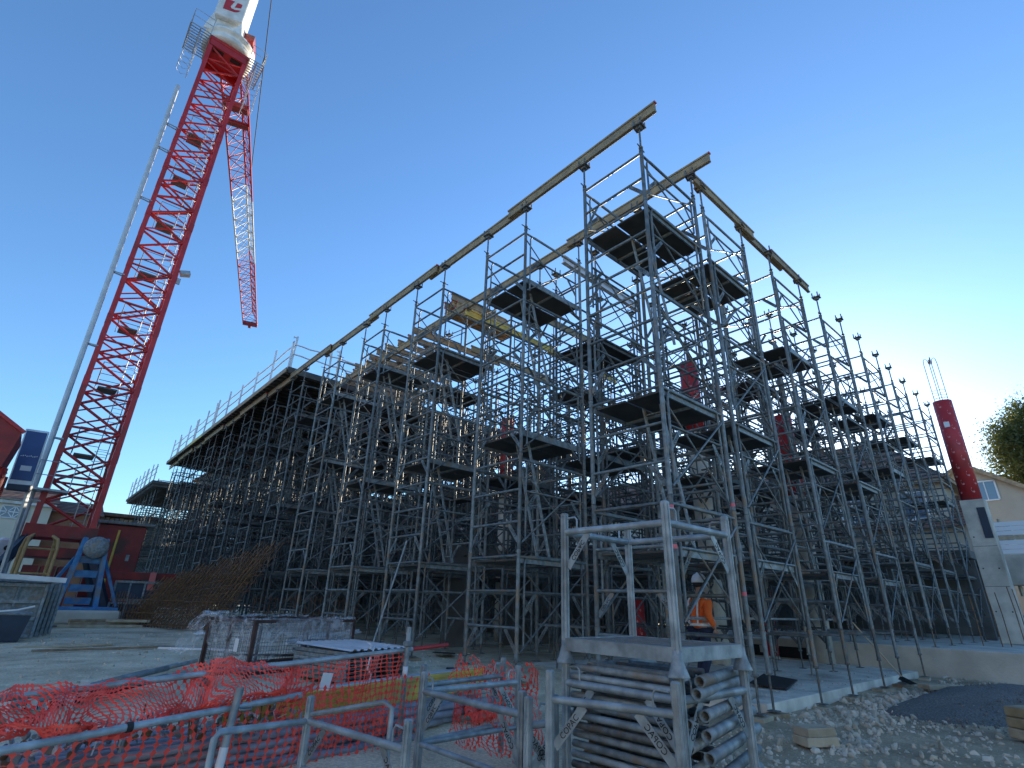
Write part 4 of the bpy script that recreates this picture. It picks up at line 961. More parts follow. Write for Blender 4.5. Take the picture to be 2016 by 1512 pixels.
# ------------------------------------------------------------------ foreground racks of frame parts
def sq_post(mb, x, y, z0, z1, w_=.052):
    mb.bbox((x, y, (z0 + z1) / 2), (w_, w_, z1 - z0), .008)
    for dx, dy in ((1, 0), (-1, 0), (0, 1), (0, -1)):
        mb.box((x + dx * (w_ / 2 + .002), y + dy * (w_ / 2 + .002), (z0 + z1) / 2), (.014 if dy else .006, .014 if dx else .006, z1 - z0 - .05))
def rack(label, loc, rot, sx, sy, h, deck=True, cup=True, tubes=(0, 1, 2, 3), gus=True, low=True, few=False):
    t = thing('storage_rack', label, 'rack', loc, rot, 'galvanised storage racks in the foreground')
    cs = [(0, 0), (sx, 0), (sx, sy), (0, sy)]
    for x, y in cs:
        mb = MB(); sq_post(mb, x, y, .0, h); part('corner_post', mb, GALV, t)
        if cup: part('cup_foot', MB().lathe([(.07, -.125), (.066, -.115), (.045, -.06), (.034, -.02), (.03, .03)], 14, (x, y, 0)), GALV2, t)
    for i in tubes:
        (x0, y0), (x1, y1) = cs[i], cs[(i + 1) % 4]
        rl = part('top_tube', MB().tube((x0, y0, h - .15), (x1, y1, h - .15), .026, 10), GALV, t)
        d = Vector((x1 - x0, y1 - y0, 0)).normalized()
        for k, (bx, by) in enumerate(((x0, y0), (x1, y1))):
            s_ = 1 if k == 0 else -1
            if k == 0: part('lifting_loop', MB().path([(bx + d.x * s_ * .04, by + d.y * s_ * .04, h - .045), (bx + d.x * s_ * .11, by + d.y * s_ * .11, h - .04), (bx + d.x * s_ * .13, by + d.y * s_ * .13, h - .06), (bx + d.x * s_ * .13, by + d.y * s_ * .13, h - .14)], .008, 6), GALV, rl)
            if gus and (not few or (i, k) in ((0, 1), (3, 0), (2, 0))):
                mb = MB(); a = Vector((bx, by, 0)) + d * s_ * .035; b = Vector((bx, by, 0)) + d * s_ * .24
                gusset_geo(mb, (b.x, b.y, h - .17), (a.x, a.y, h - .42), .056, True, Vector((-d.y, d.x, 0)) * s_, 1.0); part('gusset', mb, [GALV, HOLE], rl)
        if low: part('bottom_tube', MB().tube((x0, y0, .3), (x1, y1, .3), .022, 8), GALV, t)
    if deck:
        for i in range(4):
            (x0, y0), (x1, y1) = cs[i], cs[(i + 1) % 4]; part('deck_edge', MB().bar((x0, y0, .0), (x1, y1, .0), .05, .085), GALV, t)
        mb = MB(); n = 26
        for i in range(n):
            for j in range(n):
                x = sx * (i + .5 * (j % 2)) / n; y = sy * j / n
                mb.bar((x, y, .035), (min(sx, x + sx / n * .5), y + sy / n, .035), .006, .006); mb.bar((min(sx, x + sx / n * .5), y, .035), (x, y + sy / n, .035), .006, .006)
        part('mesh_floor', mb, GALV2, t)['kind'] = 'stuff'
    return t
RX, RY = .86, .93; RK = (-3.22, -1.94)
rack('empty galvanised rack with mesh floor stacked on top of the tube rack', (*RK, .83), (0, 0, R(1)), RX, RY, .96, True, True, (0, 1, 2, 3), True, False, True)
rack('lower galvanised rack filled with stacked frame tubes', (*RK, -.27), (0, 0, R(1)), RX, RY, 1.0, True, False, (0, 2, 3), True, False)
rack('low empty rack in the foreground centre before the orange net', (-3.53, -.86, -.3), (0, 0, R(1)), 1.12, 1.22, .83, False, False, (2, 3), True)
def loose_frame(label, a, b, z0, h):
    t = thing('steel_stand', label, 'scaffold frame', (*a, z0), (0, 0, math.atan2(b[1] - a[1], b[0] - a[0]))); L = math.hypot(b[0] - a[0], b[1] - a[1])
    for x in (0, L): mb = MB(); sq_post(mb, x, 0, 0, h, .05); part('post', mb, GALV, t)
    for z in (h - .17, .25): part('cross_tube', MB().tube((0, 0, z), (L, 0, z), .024, 10), GALV, t)
    for k, x in enumerate((0, L)):
        mb = MB(); s_ = 1 if k == 0 else -1; gusset_geo(mb, (x + s_ * .24, 0, h - .19), (x + s_ * .035, 0, h - .43), .054, True, (0, -1 if k == 0 else 1, 0), 1.0); part('gusset', mb, [GALV, HOLE], t)
    part('lifting_loop', MB().path([(L - .04, 0, h - .06), (L - .12, 0, h - .05), (L - .14, 0, h - .08), (L - .14, 0, h - .16)], .008, 6), GALV, t)
    return t
loose_frame('galvanised frame in the foreground left of centre, cut by the lower edge', (-4.46, .55), (-4.29, -.60), -.33, .72)
hoop = thing('tube_hoop', 'thin galvanised tube hoop joined to the foreground frame left of centre', 'tube frame', (0, 0, 0))
part('hoop_tube', MB().path([(-5.2, .25, -.3), (-5.2, .25, .24), (-5.17, .27, .27), (-4.46, .55, .22)], .022, 8), GALV, hoop)
part('thin_post', MB().path([(-4.29, -.38, -.3), (-4.29, -.38, .42), (-4.32, -.33, .45), (-4.46, .5, .27)], .018, 8), GALV, hoop)
loose_frame('galvanised frame standing behind the centre rack, parallel to the net', (-3.42, .58), (-2.28, .78), -.3, .86)
loose_frame('galvanised frame leaning against the front of the tube rack', (-3.62, -1.22), (-3.36, -2.0), -.3, 1.0)
loose_frame('second galvanised frame stored tight behind the centre rack post', (-3.62, -1.02), (-3.40, -1.05), -.3, .82)
# stacked frames inside the lower rack: one long thick post plus rungs each
rg = random.Random(21)
for k in range(16):
    t = thing('stacked_frame', '%s galvanised ladder frame from the bottom of the rack stack' % ORD[k].replace('nearest', 'lowest'), 'scaffold frame', (RK[0], RK[1], -.22 + k * .06), (0, 0, R(1) + rg.uniform(-.015, .015)), 'ladder frames stacked in the rack')
    o = .07 if k % 2 else 0.0; j = rg.uniform(-.05, .05); dz = rg.uniform(-.01, .01)
    if k % 2 == 0 or k == 15: part('post', MB().pipe((.13 + o + j, -.05, dz), (1.32 + o + j, .19, dz), .034, 14), GALV if k % 3 else GALV2, t)
    else: part('post', MB().pipe((.06 + j, .02, dz), (1.2 + j, .24, dz), .03, 12), GALV2, t)
    part('post', MB().pipe((.1 + o, .84, 0), (1.02 + o, .88, 0), .03, 12), GALV2, t)
    for i in range(4): part('rung', MB().tube((.07 + i * .21 + rg.uniform(-.02, .02), .09 + i * .04, 0), (.07 + i * .21 + rg.uniform(-.02, .02), .93, 0), .0235, 9), (GALV2, JACK, GALV, GALV2)[(i * 3 + k) % 4], t)

# ------------------------------------------------------------------ barrier, orange net, tube pile
def strand_net(name, label, S, nu, nv, seed, wob=.02, rv=.0055, ru=.0034, nd=1.0):
    mb = MB(); P = [[None] * (nv + 1) for _ in range(nu + 1)]
    for i in range(nu + 1):
        for j in range(nv + 1):
            p = S(i / nu, j / nv); n = noise.noise_vector((p.x * 2.3 + seed, p.y * 2.3, p.z * 3.1)); n2 = noise.noise_vector((p.x * 9 + seed, p.y * 9, p.z * 9))
            P[i][j] = p + n * wob * 2 + n2 * wob * .5
    vs = []; fs = []
    def rib(a, b, w_):
        d = (b - a); 
        if d.length < 1e-5: return
        s = Vector((0, 0, 1)).cross(d); s = s if s.length > .3 * d.length else Vector((.95, .2, 0)) * d.length
        s = s.normalized() if abs(d.z) > d.length * .6 else Vector((0, 0, 1))
        o = len(vs); vs.extend([a - s * w_, b - s * w_, b + s * w_, a + s * w_]); fs.append((o, o + 1, o + 2, o + 3))
    for i in range(nu + 1):
        for j in range(nv + 1):
            if j < nv: rib(P[i][j], P[i][j + 1], rv)
            if i < nu: rib(P[i][j], P[i + 1][j], ru)
            p = P[i][j]; du = (P[min(i + 1, nu)][j] - P[max(i - 1, 0)][j]).normalized() * .017 * nd; dv = (P[i][min(j + 1, nv)] - P[i][max(j - 1, 0)]).normalized() * .023 * nd
            o = len(vs); vs.extend([p - du, p - dv, p + du, p + dv]); fs.append((o, o + 1, o + 2, o + 3))
    mb.add(vs, fs); return single(name, mb, ORNG, label, 'safety net')
A0, A1 = Vector((-6.75, 1.32, .38)), Vector((-2.55, 1.68, .61)); B0, B1 = Vector((-6.7, .70, .175)), Vector((-4.28, 1.17, .305))
br = thing('barrier_rail', 'rear galvanised barrier tube with red end on posts, above the net', 'barrier', (0, 0, 0))
part('rail', MB().tube(A0, A1.lerp(A0, .08), .024, 10), GALV, br); part('red_end', MB().tube(A1.lerp(A0, .08), A1 + Vector((.18, .015, .012)), .022, 10), RED, br)
for p, h in (((-2.98, 1.60), .82), ((-5.0, 1.50), .58)):
    part('post', MB().tube((p[0], p[1], -.3), (p[0], p[1], h), .027, 10), GALV, br); part('coupler', MB().bbox((p[0], p[1], h - .17), (.085, .085, .06), .012), GALV2, br)
    part('sticker', MB().lathe([(.0285, .32), (.0285, .43)], 12, (p[0], p[1], 0)), FRAMEW, br)
b2 = thing('barrier_rail', 'front galvanised barrier tube over the net at lower left', 'barrier', (0, 0, 0))
part('rail', MB().tube(B0, B1, .025, 10), GALV, b2)
part('joint_clip', MB().tube(B0.lerp(B1, .46), B0.lerp(B1, .475), .032, 10), BLACK, b2)
part('post', MB().tube((-4.93, .95, -.3), (-4.86, 1.0, .42), .03, 12), GALV, b2); part('coupler', MB().path([(-4.8 + .05 * math.cos(a * .628), .98 + .05 * math.sin(a * .628), .27) for a in range(10)], .008, 5, True), GALV2, b2)
part('sticker', MB().tube((-4.913, .962, -.12), (-4.899, .972, .03), .0315, 12), FRAMEW, b2)
def S1(u, v):
    p = B0.lerp(B1 + (B1 - B0) * .62, u); return Vector((p.x + .03 * math.sin(u * 17) * v, p.y + .12 * v + .05 * math.sin(u * 23 + v * 4) * v, (p.z - .01) * (1 - v) + (-.29) * v + .03 * math.sin(u * 31)))
strand_net('orange_net', 'orange plastic net hanging below the front barrier tube', S1, 50, 9, 1, .02, .0042, .002, 1.25)
def S2(u, v):
    p = A0.lerp(A1, u * .62); q = B0.lerp(B1, u * 1.02); r_ = p.lerp(q, v * .95); sag = math.sin(v * math.pi)
    return Vector((r_.x + .05 * math.sin(u * 21 + v * 9), r_.y + .04 * math.sin(u * 33), r_.z + .02 - .10 * sag + .05 * math.sin(u * 40 + v * 7) * sag))
strand_net('orange_net', 'crumpled orange plastic net draped between the two barrier tubes at left', S2, 90, 20, 5, .06)
def S3(u, v):
    p = A0.lerp(A1, .58 + u * .30); return Vector((p.x + .03 * math.sin(v * 6 + u * 20), p.y + .03 * math.sin(u * 25) * v, p.z - .75 * v))
strand_net('orange_net', 'orange plastic net below the rear barrier tube before the steel channels', S3, 26, 15, 8, .02)
def S4(u, v):
    return Vector((-2.5 + .22 * u + .03 * math.sin(v * 11), 1.35 - 1.1 * u + .06 * math.sin(v * 9 + u * 12), .5 - .8 * v + .04 * math.sin(u * 30)))
strand_net('orange_net', 'orange plastic net bunched behind the corner posts beside the tube rack', S4, 22, 16, 12, .045)
def S5(u, v):
    a = u * 6.28; r_ = .16 * (.5 + .5 * math.sin(v * 3.1)); return Vector((-1.75 + r_ * math.cos(a) * 1.5, 1.75 + r_ * math.sin(a), -.22 + .2 * v + .03 * math.sin(a * 3)))
strand_net('orange_net', 'bundled clump of orange plastic net lying on the ground past the racks', S5, 26, 12, 17, .06)
single('paper_notice', MB().box((0, 0, 0), (.11, .006, .15)), FRAMEW, 'small white notice hanging on the rear net', 'notice', (-3.92, 1.50, .35), (R(8), R(6), R(8)))
# long tubes stacked on the ground behind the net
rg = random.Random(4); k = 0
TP = [MB().pipe((0, 0, 0), (L, 0, 0), .034, 10).mesh('steel_tube', TUBEP) for L in (4.2, 5.0, 5.8)]
for lay in range(4):
    for i in range(15 - lay * 2):
        a = R(7) + rg.uniform(-.012, .012)
        single('steel_tube', rg.choice(TP), None, 'long grey scaffold tube in the pile behind the orange net', 'tube', (-7.2 + rg.uniform(-.3, .5), 1.12 + i * .074 + lay * .03 + (.02 if lay else 0), -.245 + lay * .066), (rg.uniform(0, 3), 0, a), 'scaffold tubes piled behind the net'); k += 1
for i in range(7):
    single('steel_tube', TP[0], None, 'scaffold tube lying past the pile towards the jacks', 'tube', (-4.3 + rg.uniform(-.2, .3), 2.35 + i * .085, -.16 + .05 * (i % 2)), (0, 0, R(9) + rg.uniform(-.02, .02)), 'scaffold tubes past the pile')
beam((-4.75, 1.62), R(16), 3.9, .10, 'bright yellow timber beam lying on the tube pile in the foreground', TIMBY)
for i in range(2):
    mb = MB(); mb.bar((0, 0, 0), (3.7, 0, 0), .16, .02); mb.bar((0, .075, .03), (3.7, .075, .03), .012, .06); mb.bar((0, -.075, .03), (3.7, -.075, .03), .012, .06)
    single('steel_channel', mb, ZINC, ('long pale steel channel lying behind the yellow beam', 'second pale steel channel lying behind the yellow beam')[i], 'channel', (-4.5, 1.95 + i * .2, .12 - .02 * i), (R(8), 0, R(15 + i)))
# heap of couplers and scrap on the tubes
rg = random.Random(31); mb = MB()
for i in range(420):
    x = rg.uniform(-6.6, -4.2); y = rg.uniform(1.15, 1.75) + (x + 6) * .06; z = .02 + rg.uniform(0, .16) + .08 * noise.noise((x * 2, y * 2, 1))
    M = Euler((rg.uniform(0, 6), rg.uniform(0, 6), rg.uniform(0, 6))).to_matrix(); s = rg.uniform(.018, .05); tp = rg.random(); mi = rg.choice((0, 0, 1, 1, 2, 3))
    if tp < .45: mb.box((x, y, z), (s * 1.6, s, s * .35), M, mi)
    elif tp < .8: mb.lathe([(s * .5, -s * .3), (s * .62, 0), (s * .5, s * .3)], 7, (x, y, z), mi, True, M)
    else: mb.bar(Vector((x, y, z)), Vector((x, y, z)) + M @ Vector((s * 4, 0, 0)), s * .3, s * .25, mi=mi)
tag(obj('coupler_heap', mb.mesh('coupler_heap', [GALV2, GALV, FRAMEW, RUST])), 'heap of small clamps and white scraps under the draped net', 'clamps', kind='stuff')
# bundle of adjustable props on the ground behind the net
for i in range(8):
    t = thing('adjustable_prop', '%s steel prop with end plate in the bundle behind the left net' % ORD[i].replace('nearest', 'first'), 'prop', (-6.25 + i * .10, 3.75 + .05 * (i % 3), -.1 + .09 * (i % 2) + .02 * i), (0, R(-7), R(28)), 'steel props behind the net')
    part('outer_tube', MB().pipe((0, 0, 0), (.95, 0, 0), .032, 10), GALV2 if i % 2 else BLACK, t); part('inner_tube', MB().tube((.95, 0, 0), (1.35, 0, 0), .024, 8), GALV2, t); part('end_plate', MB().box((0, 0, 0), (.01, .14, .14)), ZINC, t)
single('dark_block', MB().bbox((0, 0, 0), (.5, .3, .22), .05), WOOD, 'dark wooden block lying at the left edge behind the net', 'block', (-6.4, 3.2, -.05), (0, R(6), R(20)))

# wire crate wrapped in film
cw = thing('wire_crate', 'dark brown wire-mesh crate wrapped in cloudy plastic film', 'crate', (-3.5, 5.1, -.03), (0, 0, R(13)))
CX, CY, CH_ = 1.85, 1.35, .78
for x, y in ((0, 0), (CX, 0), (CX, CY), (0, CY)): part('corner_post', MB().bar((x, y, 0), (x, y, CH_), .055, .055, up=(1, 0, 0)), RUSTD, cw)
for i, (a, b) in enumerate((((0, 0), (CX, 0)), ((CX, 0), (CX, CY)), ((CX, CY), (0, CY)), ((0, CY), (0, 0)))):
    for z in (.06, CH_ - .02): part('edge_bar', MB().bar((*a, z), (*b, z), .045, .045), RUSTD, cw)
    av, bv = Vector((*a, 0)), Vector((*b, 0)); L = (bv - av).length; mb = MB(); n = int(L / .05)
    for k in range(1, n): p = av.lerp(bv, k / n); mb.tube(p + Vector((0, 0, .06)), p + Vector((0, 0, CH_ - .02)), .0028, 3, cap=False)
    for k in range(1, 12): z = .06 + (CH_ - .08) * k / 12; mb.tube(av + Vector((0, 0, z)), bv + Vector((0, 0, z)), .0028, 3, cap=False)
    part('wire_panel', mb, RUSTD, cw)
    p = av.lerp(bv, .5); part('mid_post', MB().bar(p, p + Vector((0, 0, CH_)), .04, .04, up=(1, 0, 0)), RUSTD, cw)
def sheet(name, S, nu, nv, matl, parent):
    vs = [S(i / nu, j / nv) for j in range(nv + 1) for i in range(nu + 1)]; fs = [(j * (nu + 1) + i, j * (nu + 1) + i + 1, (j + 1) * (nu + 1) + i + 1, (j + 1) * (nu + 1) + i) for j in range(nv) for i in range(nu)]
    return part(name, MB().add(vs, fs, True), matl, parent)
per = [Vector((CX, CY * .5, 0)), Vector((CX, 0, 0)), Vector((CX * .5, 0, 0)), Vector((0, 0, 0)), Vector((0, CY * .5, 0)), Vector((0, CY, 0)), Vector((CX * .5, CY, 0)), Vector((CX, CY, 0))]
def perim(u):
    k = u * (len(per) - 1); i = min(int(k), len(per) - 2); return per[i].lerp(per[i + 1], k - i)
def W1(u, v):
    p = perim(u); c = Vector((CX / 2, CY / 2, 0)); d = (p - c).normalized(); n = noise.noise_vector((u * 14, v * 3, 2))
    top = CH_ + .03 + .05 * noise.noise((u * 22, 0, 3)) + .05 * math.exp(-((u - .72) * 14) ** 2)
    if v < .18: return Vector((*(p - d * (.05 - v * .45)).xy, top - .03 + v * .2)) + n * .012
    t = (v - .18) / .82; low = .42 + .25 * noise.noise((u * 5, 1, 1)) - .34 * math.exp(-((u - .52) * 5) ** 2); return Vector((*(p + d * (.03 + .012 * math.sin(u * 60) * t)).xy, top * (1 - t) + low * t)) + n * .01
sheet('film_wrap', W1, 90, 12, WRAPM, cw)
def W2(u, v):
    p = Vector((-.02, CY * (1.02 - .25 * u), CH_ + .05)); o = Vector((-.42 * v * (1 - .4 * u), .12 * v, -.5 * v * v + .06 * math.sin(v * 5)))
    return p + o + noise.noise_vector((u * 6, v * 6, 9)) * .06
sheet('film_flap', W2, 16, 16, WRAPM, cw)
part('pale_tag', MB().box((-.045, .35, .42), (.006, .1, .18)), FRAMEW, cw)
# stack of steel channels beside the crate
rg = random.Random(8); base = Vector((-2.62, 3.72, -.02))
for j in range(7):
    for i in range(4):
        mb_ = ME.get('uch')
        if not mb_:
            q = MB(); q.bar((0, 0, 0), (0, 1.35, 0), .25, .006); 
            for s_ in (-1, 1): q.bar((s_ * .122, 0, .022), (s_ * .122, 1.35, .022), .006, .05); q.bar((s_ * .105, 0, .047), (s_ * .105, 1.35, .047), .035, .005)
            mb_ = ME['uch'] = q.mesh('channel_section', GALV2)
        p = base + Vector((.13 + i * .268, rg.uniform(-.015, .015), .02 + j * .056)); p = Matrix.Rotation(R(11), 3, 'Z') @ (p - base) + base
        single('channel_section', mb_, None, 'dark steel channel, row %s from the ground, column %s from the crate' % (ORD[j].replace('nearest', 'one'), ORD[i].replace('nearest', 'one')), 'channel', p, (0, 0, R(11)), 'steel channels stacked by the crate')
mb = MB(); prof = []
for i in range(9):
    x = i * .125; prof += [(x, 0), (x + .05, 0), (x + .065, .022), (x + .11, .022)]
n = len(prof); vs = [(x, y, z) for y in (-.03, 1.4) for x, z in prof]; mb.add(vs, [(i, i + 1, n + i + 1, n + i) for i in range(n - 1)])
single('ribbed_sheet', mb, ZINC, 'pale ribbed metal sheet lying on the steel channel stack', 'metal sheet', base + Vector((0, 0, .425)), (R(1), 0, R(11)))
single('bent_strap', MB().path([(0, 0, 0), (.02, -.02, .05), (.12, .3, .06), (.1, .02, .02), (.0, -.06, -.1), (-.03, -.07, -.25), (.04, -.08, -.33), (.02, -.08, -.4)], .012, 6), FRAMEW, 'white bent strap hanging over the steel channel stack', 'strap', base + Vector((.33, .02, .45)))
rg = random.Random(14)
for i in range(13):
    mb = MB(); L = rg.uniform(1.4, 2.2); mb.bar((0, 0, 0), (L, 0, 0), .08, .035); mb.bar((0, .03, .03), (L, .03, .03), .02, .04)
    single('aluminium_rail', mb, ZINC if i % 3 else GALV, 'aluminium rail in the loose heap behind the wire crate', 'rail', (-1.75 + rg.uniform(-.3, .3), 6.6 + i * .1, .08 + .05 * (i % 4) + .1 * math.sin(i * .26)), (rg.uniform(-.3, .3), rg.uniform(-.1, .14), R(35) + rg.uniform(-.25, .25)), 'loose aluminium rails behind the crate')
single('leaning_pole', MB().tube((0, 0, 0), (.55, -.1, 2.3), .02, 8), GALV, 'thin pole leaning on the third tower of the left face', 'pole', (-.75, 6.6, 0))
for i in range(3):
    single('loose_board', MB().bbox((0, 0, 0), (.6, .45, .03), .01), BLACK if i else WOOD, ('brown board on the ground past the tube pile', 'black board by the first jacks', 'black board beneath the left towers')[i], 'board', ((-1.9, 2.3, -.12), (-.1, 4.3, .0), (1.0, 6.5, .06))[i], (R(3), R(5), R(30 * i)))

# ------------------------------------------------------------------ pads, blocks, stones
def pad(x, y, z, label, sx=.34, sy=.22, h=.07, a=0): single('timber_pad', MB().bbox((0, 0, h / 2 - .02), (sx, sy, h), .006), WOOD if (int(x * 7 + y * 5) % 2) else WOODP, label, 'timber block', (x, y, z), (0, 0, a), 'timber pads under the jacks')
for i, y in enumerate([0, 3.06, 6.2, 9.42]):
    for yy in (0, WY): pad(0, y + yy, gh(0, y + yy), 'timber pad under the %s outer jack of the %s left face tower' % ('near' if yy == 0 else 'far', ORD[i].replace('nearest', 'corner')), a=random.uniform(-.3, .3))
for i, x in enumerate([WX] + [q + d for q in XR[:3] for d in (0, WX)]):
    pad(x, 0, gh(x, 0), 'timber pad under the right face front row, %s jack from the corner' % ORD[i].replace('nearest', 'first'), a=random.uniform(-.4, .4), sx=.42)
for i, (x, y, z, s) in enumerate(((.9, -1.05, -.29, 1.0), (.92, -1.04, -.20, .95))):
    single('timber_block', MB().bbox((0, 0, .045), (.42 * s, .24 * s, .09), .006), WOODP, ('lower pale sawn block on the stony ground at right', 'upper pale sawn block on the stony ground at right')[i], 'timber block', (x, y, z), (0, 0, R(-28 + 4 * i)))
for i in range(3):
    single('timber_block', MB().bbox((0, 0, .06), (.5, .3, .115), .012), TIMB if i else WOODP, ('bottom', 'middle', 'top')[i] + ' brown timber block of the stack cut by the right frame edge', 'timber block', (3.72 + .02 * i, -2.62, -.30 + i * .12), (0, 0, R(-30 + 3 * i)))
single('plank', MB().bbox((0, 0, .05), (.95, .24, .09), .006), WOODP, 'short pale plank beside the grit heap and the concrete platform', 'plank', (8.1, -.75, -.26), (0, R(2), R(-20)))
single('board_scrap', MB().bbox((0, 0, 0), (1.1, .6, .03), .006), BLACK, 'dark warped board lying on the slab edge under the right face', 'board', (4.6, 1.0, -.10), (R(5), R(-3), R(12)))
sh = thing('shovel', 'long-handled shovel leaning among the right face jacks onto the rubble', 'shovel', (8.0, -.15, -.22))
part('handle', MB().tube((0, 0, .14), (-.85, .45, 1.15), .016, 8), WOODP, sh)
part('blade', MB().add([(-.02, .0, .16), (.1, -.14, .07), (.34, -.17, .0), (.42, -.05, -.02), (.36, .06, .0), (.12, .1, .07), (.12, -.02, .03), (.33, -.05, -.03)], [(0, 1, 6), (1, 2, 7, 6), (2, 3, 7), (3, 4, 7), (4, 5, 6, 7), (5, 0, 6)], True), DBLUE, sh)
def stones(name, n, region, smin, smax, label, matl, seed, up=0):
    rg = random.Random(seed); mb = MB(); base = []
    g = (1 + 5 ** .5) / 2
    ico = [Vector(v).normalized() for v in ((-1, g, 0), (1, g, 0), (-1, -g, 0), (1, -g, 0), (0, -1, g), (0, 1, g), (0, -1, -g), (0, 1, -g), (g, 0, -1), (g, 0, 1), (-g, 0, -1), (-g, 0, 1))]
    fc = [(0, 11, 5), (0, 5, 1), (0, 1, 7), (0, 7, 10), (0, 10, 11), (1, 5, 9), (5, 11, 4), (11, 10, 2), (10, 7, 6), (7, 1, 8), (3, 9, 4), (3, 4, 2), (3, 2, 6), (3, 6, 8), (3, 8, 9), (4, 9, 5), (2, 4, 11), (6, 2, 10), (8, 6, 7), (9, 8, 1)]
    for k in range(n):
        x, y = region(rg)
        s = smin * (smax / smin) ** (rg.random() ** 2.2); M = Euler((rg.uniform(0, 6), rg.uniform(0, 6), rg.uniform(0, 6))).to_matrix(); e = Vector((rg.uniform(.7, 1.4), rg.uniform(.6, 1.1), rg.uniform(.4, .8)))
        c = Vector((x, y, gh(x, y) + s * rg.uniform(-.25, .3) + (up(x, y) if up else 0)))
        mb.add([M @ Vector((v.x * e.x, v.y * e.y, v.z * e.z)) * s * rg.uniform(.78, 1.2) + c for v in ico], fc)
    return tag(obj(name, mb.mesh(name, matl)), label, 'stones', kind='stuff')
def reg_right(rg):
    t = rg.random(); x = rg.uniform(-3, 12); y = -.25 - abs(rg.gauss(0, 1)) * (1.1 + .12 * max(0, x)); return x, y + .3 * noise.noise((x, 0, 0))
stones('rubble_stones', 5200, reg_right, .006, .06, 'scattered pale limestone rubble on the earth at lower right', STONE, 2)
stones('rubble_stones', 700, lambda rg: (rg.gauss(4.8, 1.5), rg.gauss(-.5, .32)), .015, .085, 'bank of larger white rubble along the slab edge at right', STONE, 3)
stones('gravel_bits', 2600, lambda rg: (rg.uniform(-8, 2), rg.uniform(2, 16)), .008, .045, 'small pale gravel bits over the left site ground', STONE, 5)
stones('gravel_bits', 260, lambda rg: (rg.gauss(1.35, .25), rg.gauss(-1.3, .12)), .02, .05, 'small white stone pile beside the sawn blocks', STONE, 6)
def heap_up(x, y):
    r2 = ((x - 7.4) / 3.4) ** 2 + ((y + 1.75) / 1.15) ** 2; return .17 * max(0, 1 - r2 ** 1.2)
def reg_heap(rg):
    a = rg.uniform(0, 6.28); r_ = rg.random() ** .5 * 1.12; return 7.4 + 3.4 * r_ * math.cos(a), -1.75 + 1.15 * r_ * math.sin(a)
stones('slab_grit', 900, lambda rg: (rg.uniform(2.4, 10.6), .3 + abs(rg.gauss(0, 1.6))), .004, .022, 'fine grit scattered over the working slab', STONE, 19, lambda x, y: -.165 - gh(x, y))
stones('grit_bits', 2600, reg_heap, .006, .028, 'dark grit crumbs over the grey heap at right', ASPH, 12, heap_up)
for i, (x, y, L, a) in enumerate(((-4.6, 10.2, 2.4, 5), (-3.2, 9.4, 1.5, -38), (-2.2, 8.2, 1.4, -25), (-5.2, 11.4, 1.7, 12))):
    single('lath', MB().bbox((0, 0, 0), (L, .07, .04), .006), (WOOD, FRAMEW, BLACK, WOODP)[i], ('brown lath lying on the gravel left of the crate', 'white lath lying on the gravel towards the rebar', 'dark lath lying beside the wire crate', 'pale lath lying farther left on the gravel')[i], 'lath', (x, y, gh(x, y) + .03), (0, 0, R(a)))

# ------------------------------------------------------------------ worker
pw = thing('person', 'worker in orange hi-vis jacket, navy trousers and white helmet walking under the scaffold', 'person', (3.25, 1.62, -.17), (0, 0, R(-12)))
def skin_fig(name, pts, edges, matl, parent, sub=2):
    me = bpy.data.meshes.new(name); me.from_pydata([p[0] for p in pts], edges, []); o = obj(name, me, parent); me.materials.append(matl)
    md = o.modifiers.new('skin', 'SKIN'); md.use_smooth_shade = True; md.branch_smoothing = .6
    for i, p in enumerate(pts): 
        r_ = p[1]; me.skin_vertices[0].data[i].radius = r_ if isinstance(r_, tuple) else (r_, r_); me.skin_vertices[0].data[i].use_root = (i == 0)
    s = o.modifiers.new('sub', 'SUBSURF'); s.levels = sub; s.render_levels = sub; return o
# local: faces +X, left is +Y
body = [((0, 0, .95), (.12, .15)), ((.0, 0, 1.18), (.11, .14)), ((.03, 0, 1.40), (.11, .17)), ((.05, 0, 1.50), (.06, .07)), ((.07, 0, 1.60), .055), ((.10, 0, 1.70), (.09, .08)), ((.10, 0, 1.78), (.08, .075)),
        ((.03, .20, 1.42), .055), ((-.02, .26, 1.16), .045), ((.15, .25, .96), .035), ((.03, -.20, 1.42), .055), ((-.06, -.26, 1.16), .045), ((.08, -.28, .94), .035),
        ((.02, .10, .90), .085), ((.10, .10, .50), .055), ((.0, .10, .12), .04), ((-.02, -.10, .90), .085), ((.03, -.10, .50), .055), ((-.18, -.10, .14), .04)]
skin_fig('body', body, [(0, 1), (1, 2), (2, 3), (3, 4), (4, 5), (5, 6), (2, 7), (7, 8), (8, 9), (2, 10), (10, 11), (11, 12), (0, 13), (13, 14), (14, 15), (0, 16), (16, 17), (17, 18)], SKIN, pw)
jk = [((-.01, 0, .90), (.155, .20)), ((0, 0, 1.16), (.15, .19)), ((.02, 0, 1.38), (.14, .205)), ((.05, 0, 1.51), (.075, .085)), ((.03, .21, 1.41), .075), ((-.02, .275, 1.16), .066), ((.12, .262, 1.0), .052), ((.03, -.21, 1.41), .075), ((-.06, -.275, 1.16), .066), ((.05, -.287, .98), .052)]
skin_fig('jacket', jk, [(0, 1), (1, 2), (2, 3), (2, 4), (4, 5), (5, 6), (2, 7), (7, 8), (8, 9)], HIVIS, pw)
tz = [((0, 0, .93), (.14, .175)), ((.02, .105, .84), .105), ((.10, .105, .50), .077), ((.0, .105, .10), .07), ((-.02, -.105, .84), .105), ((.03, -.105, .50), .077), ((-.18, -.105, .13), .07)]
skin_fig('trousers', tz, [(0, 1), (1, 2), (2, 3), (0, 4), (4, 5), (5, 6)], NAVY, pw)
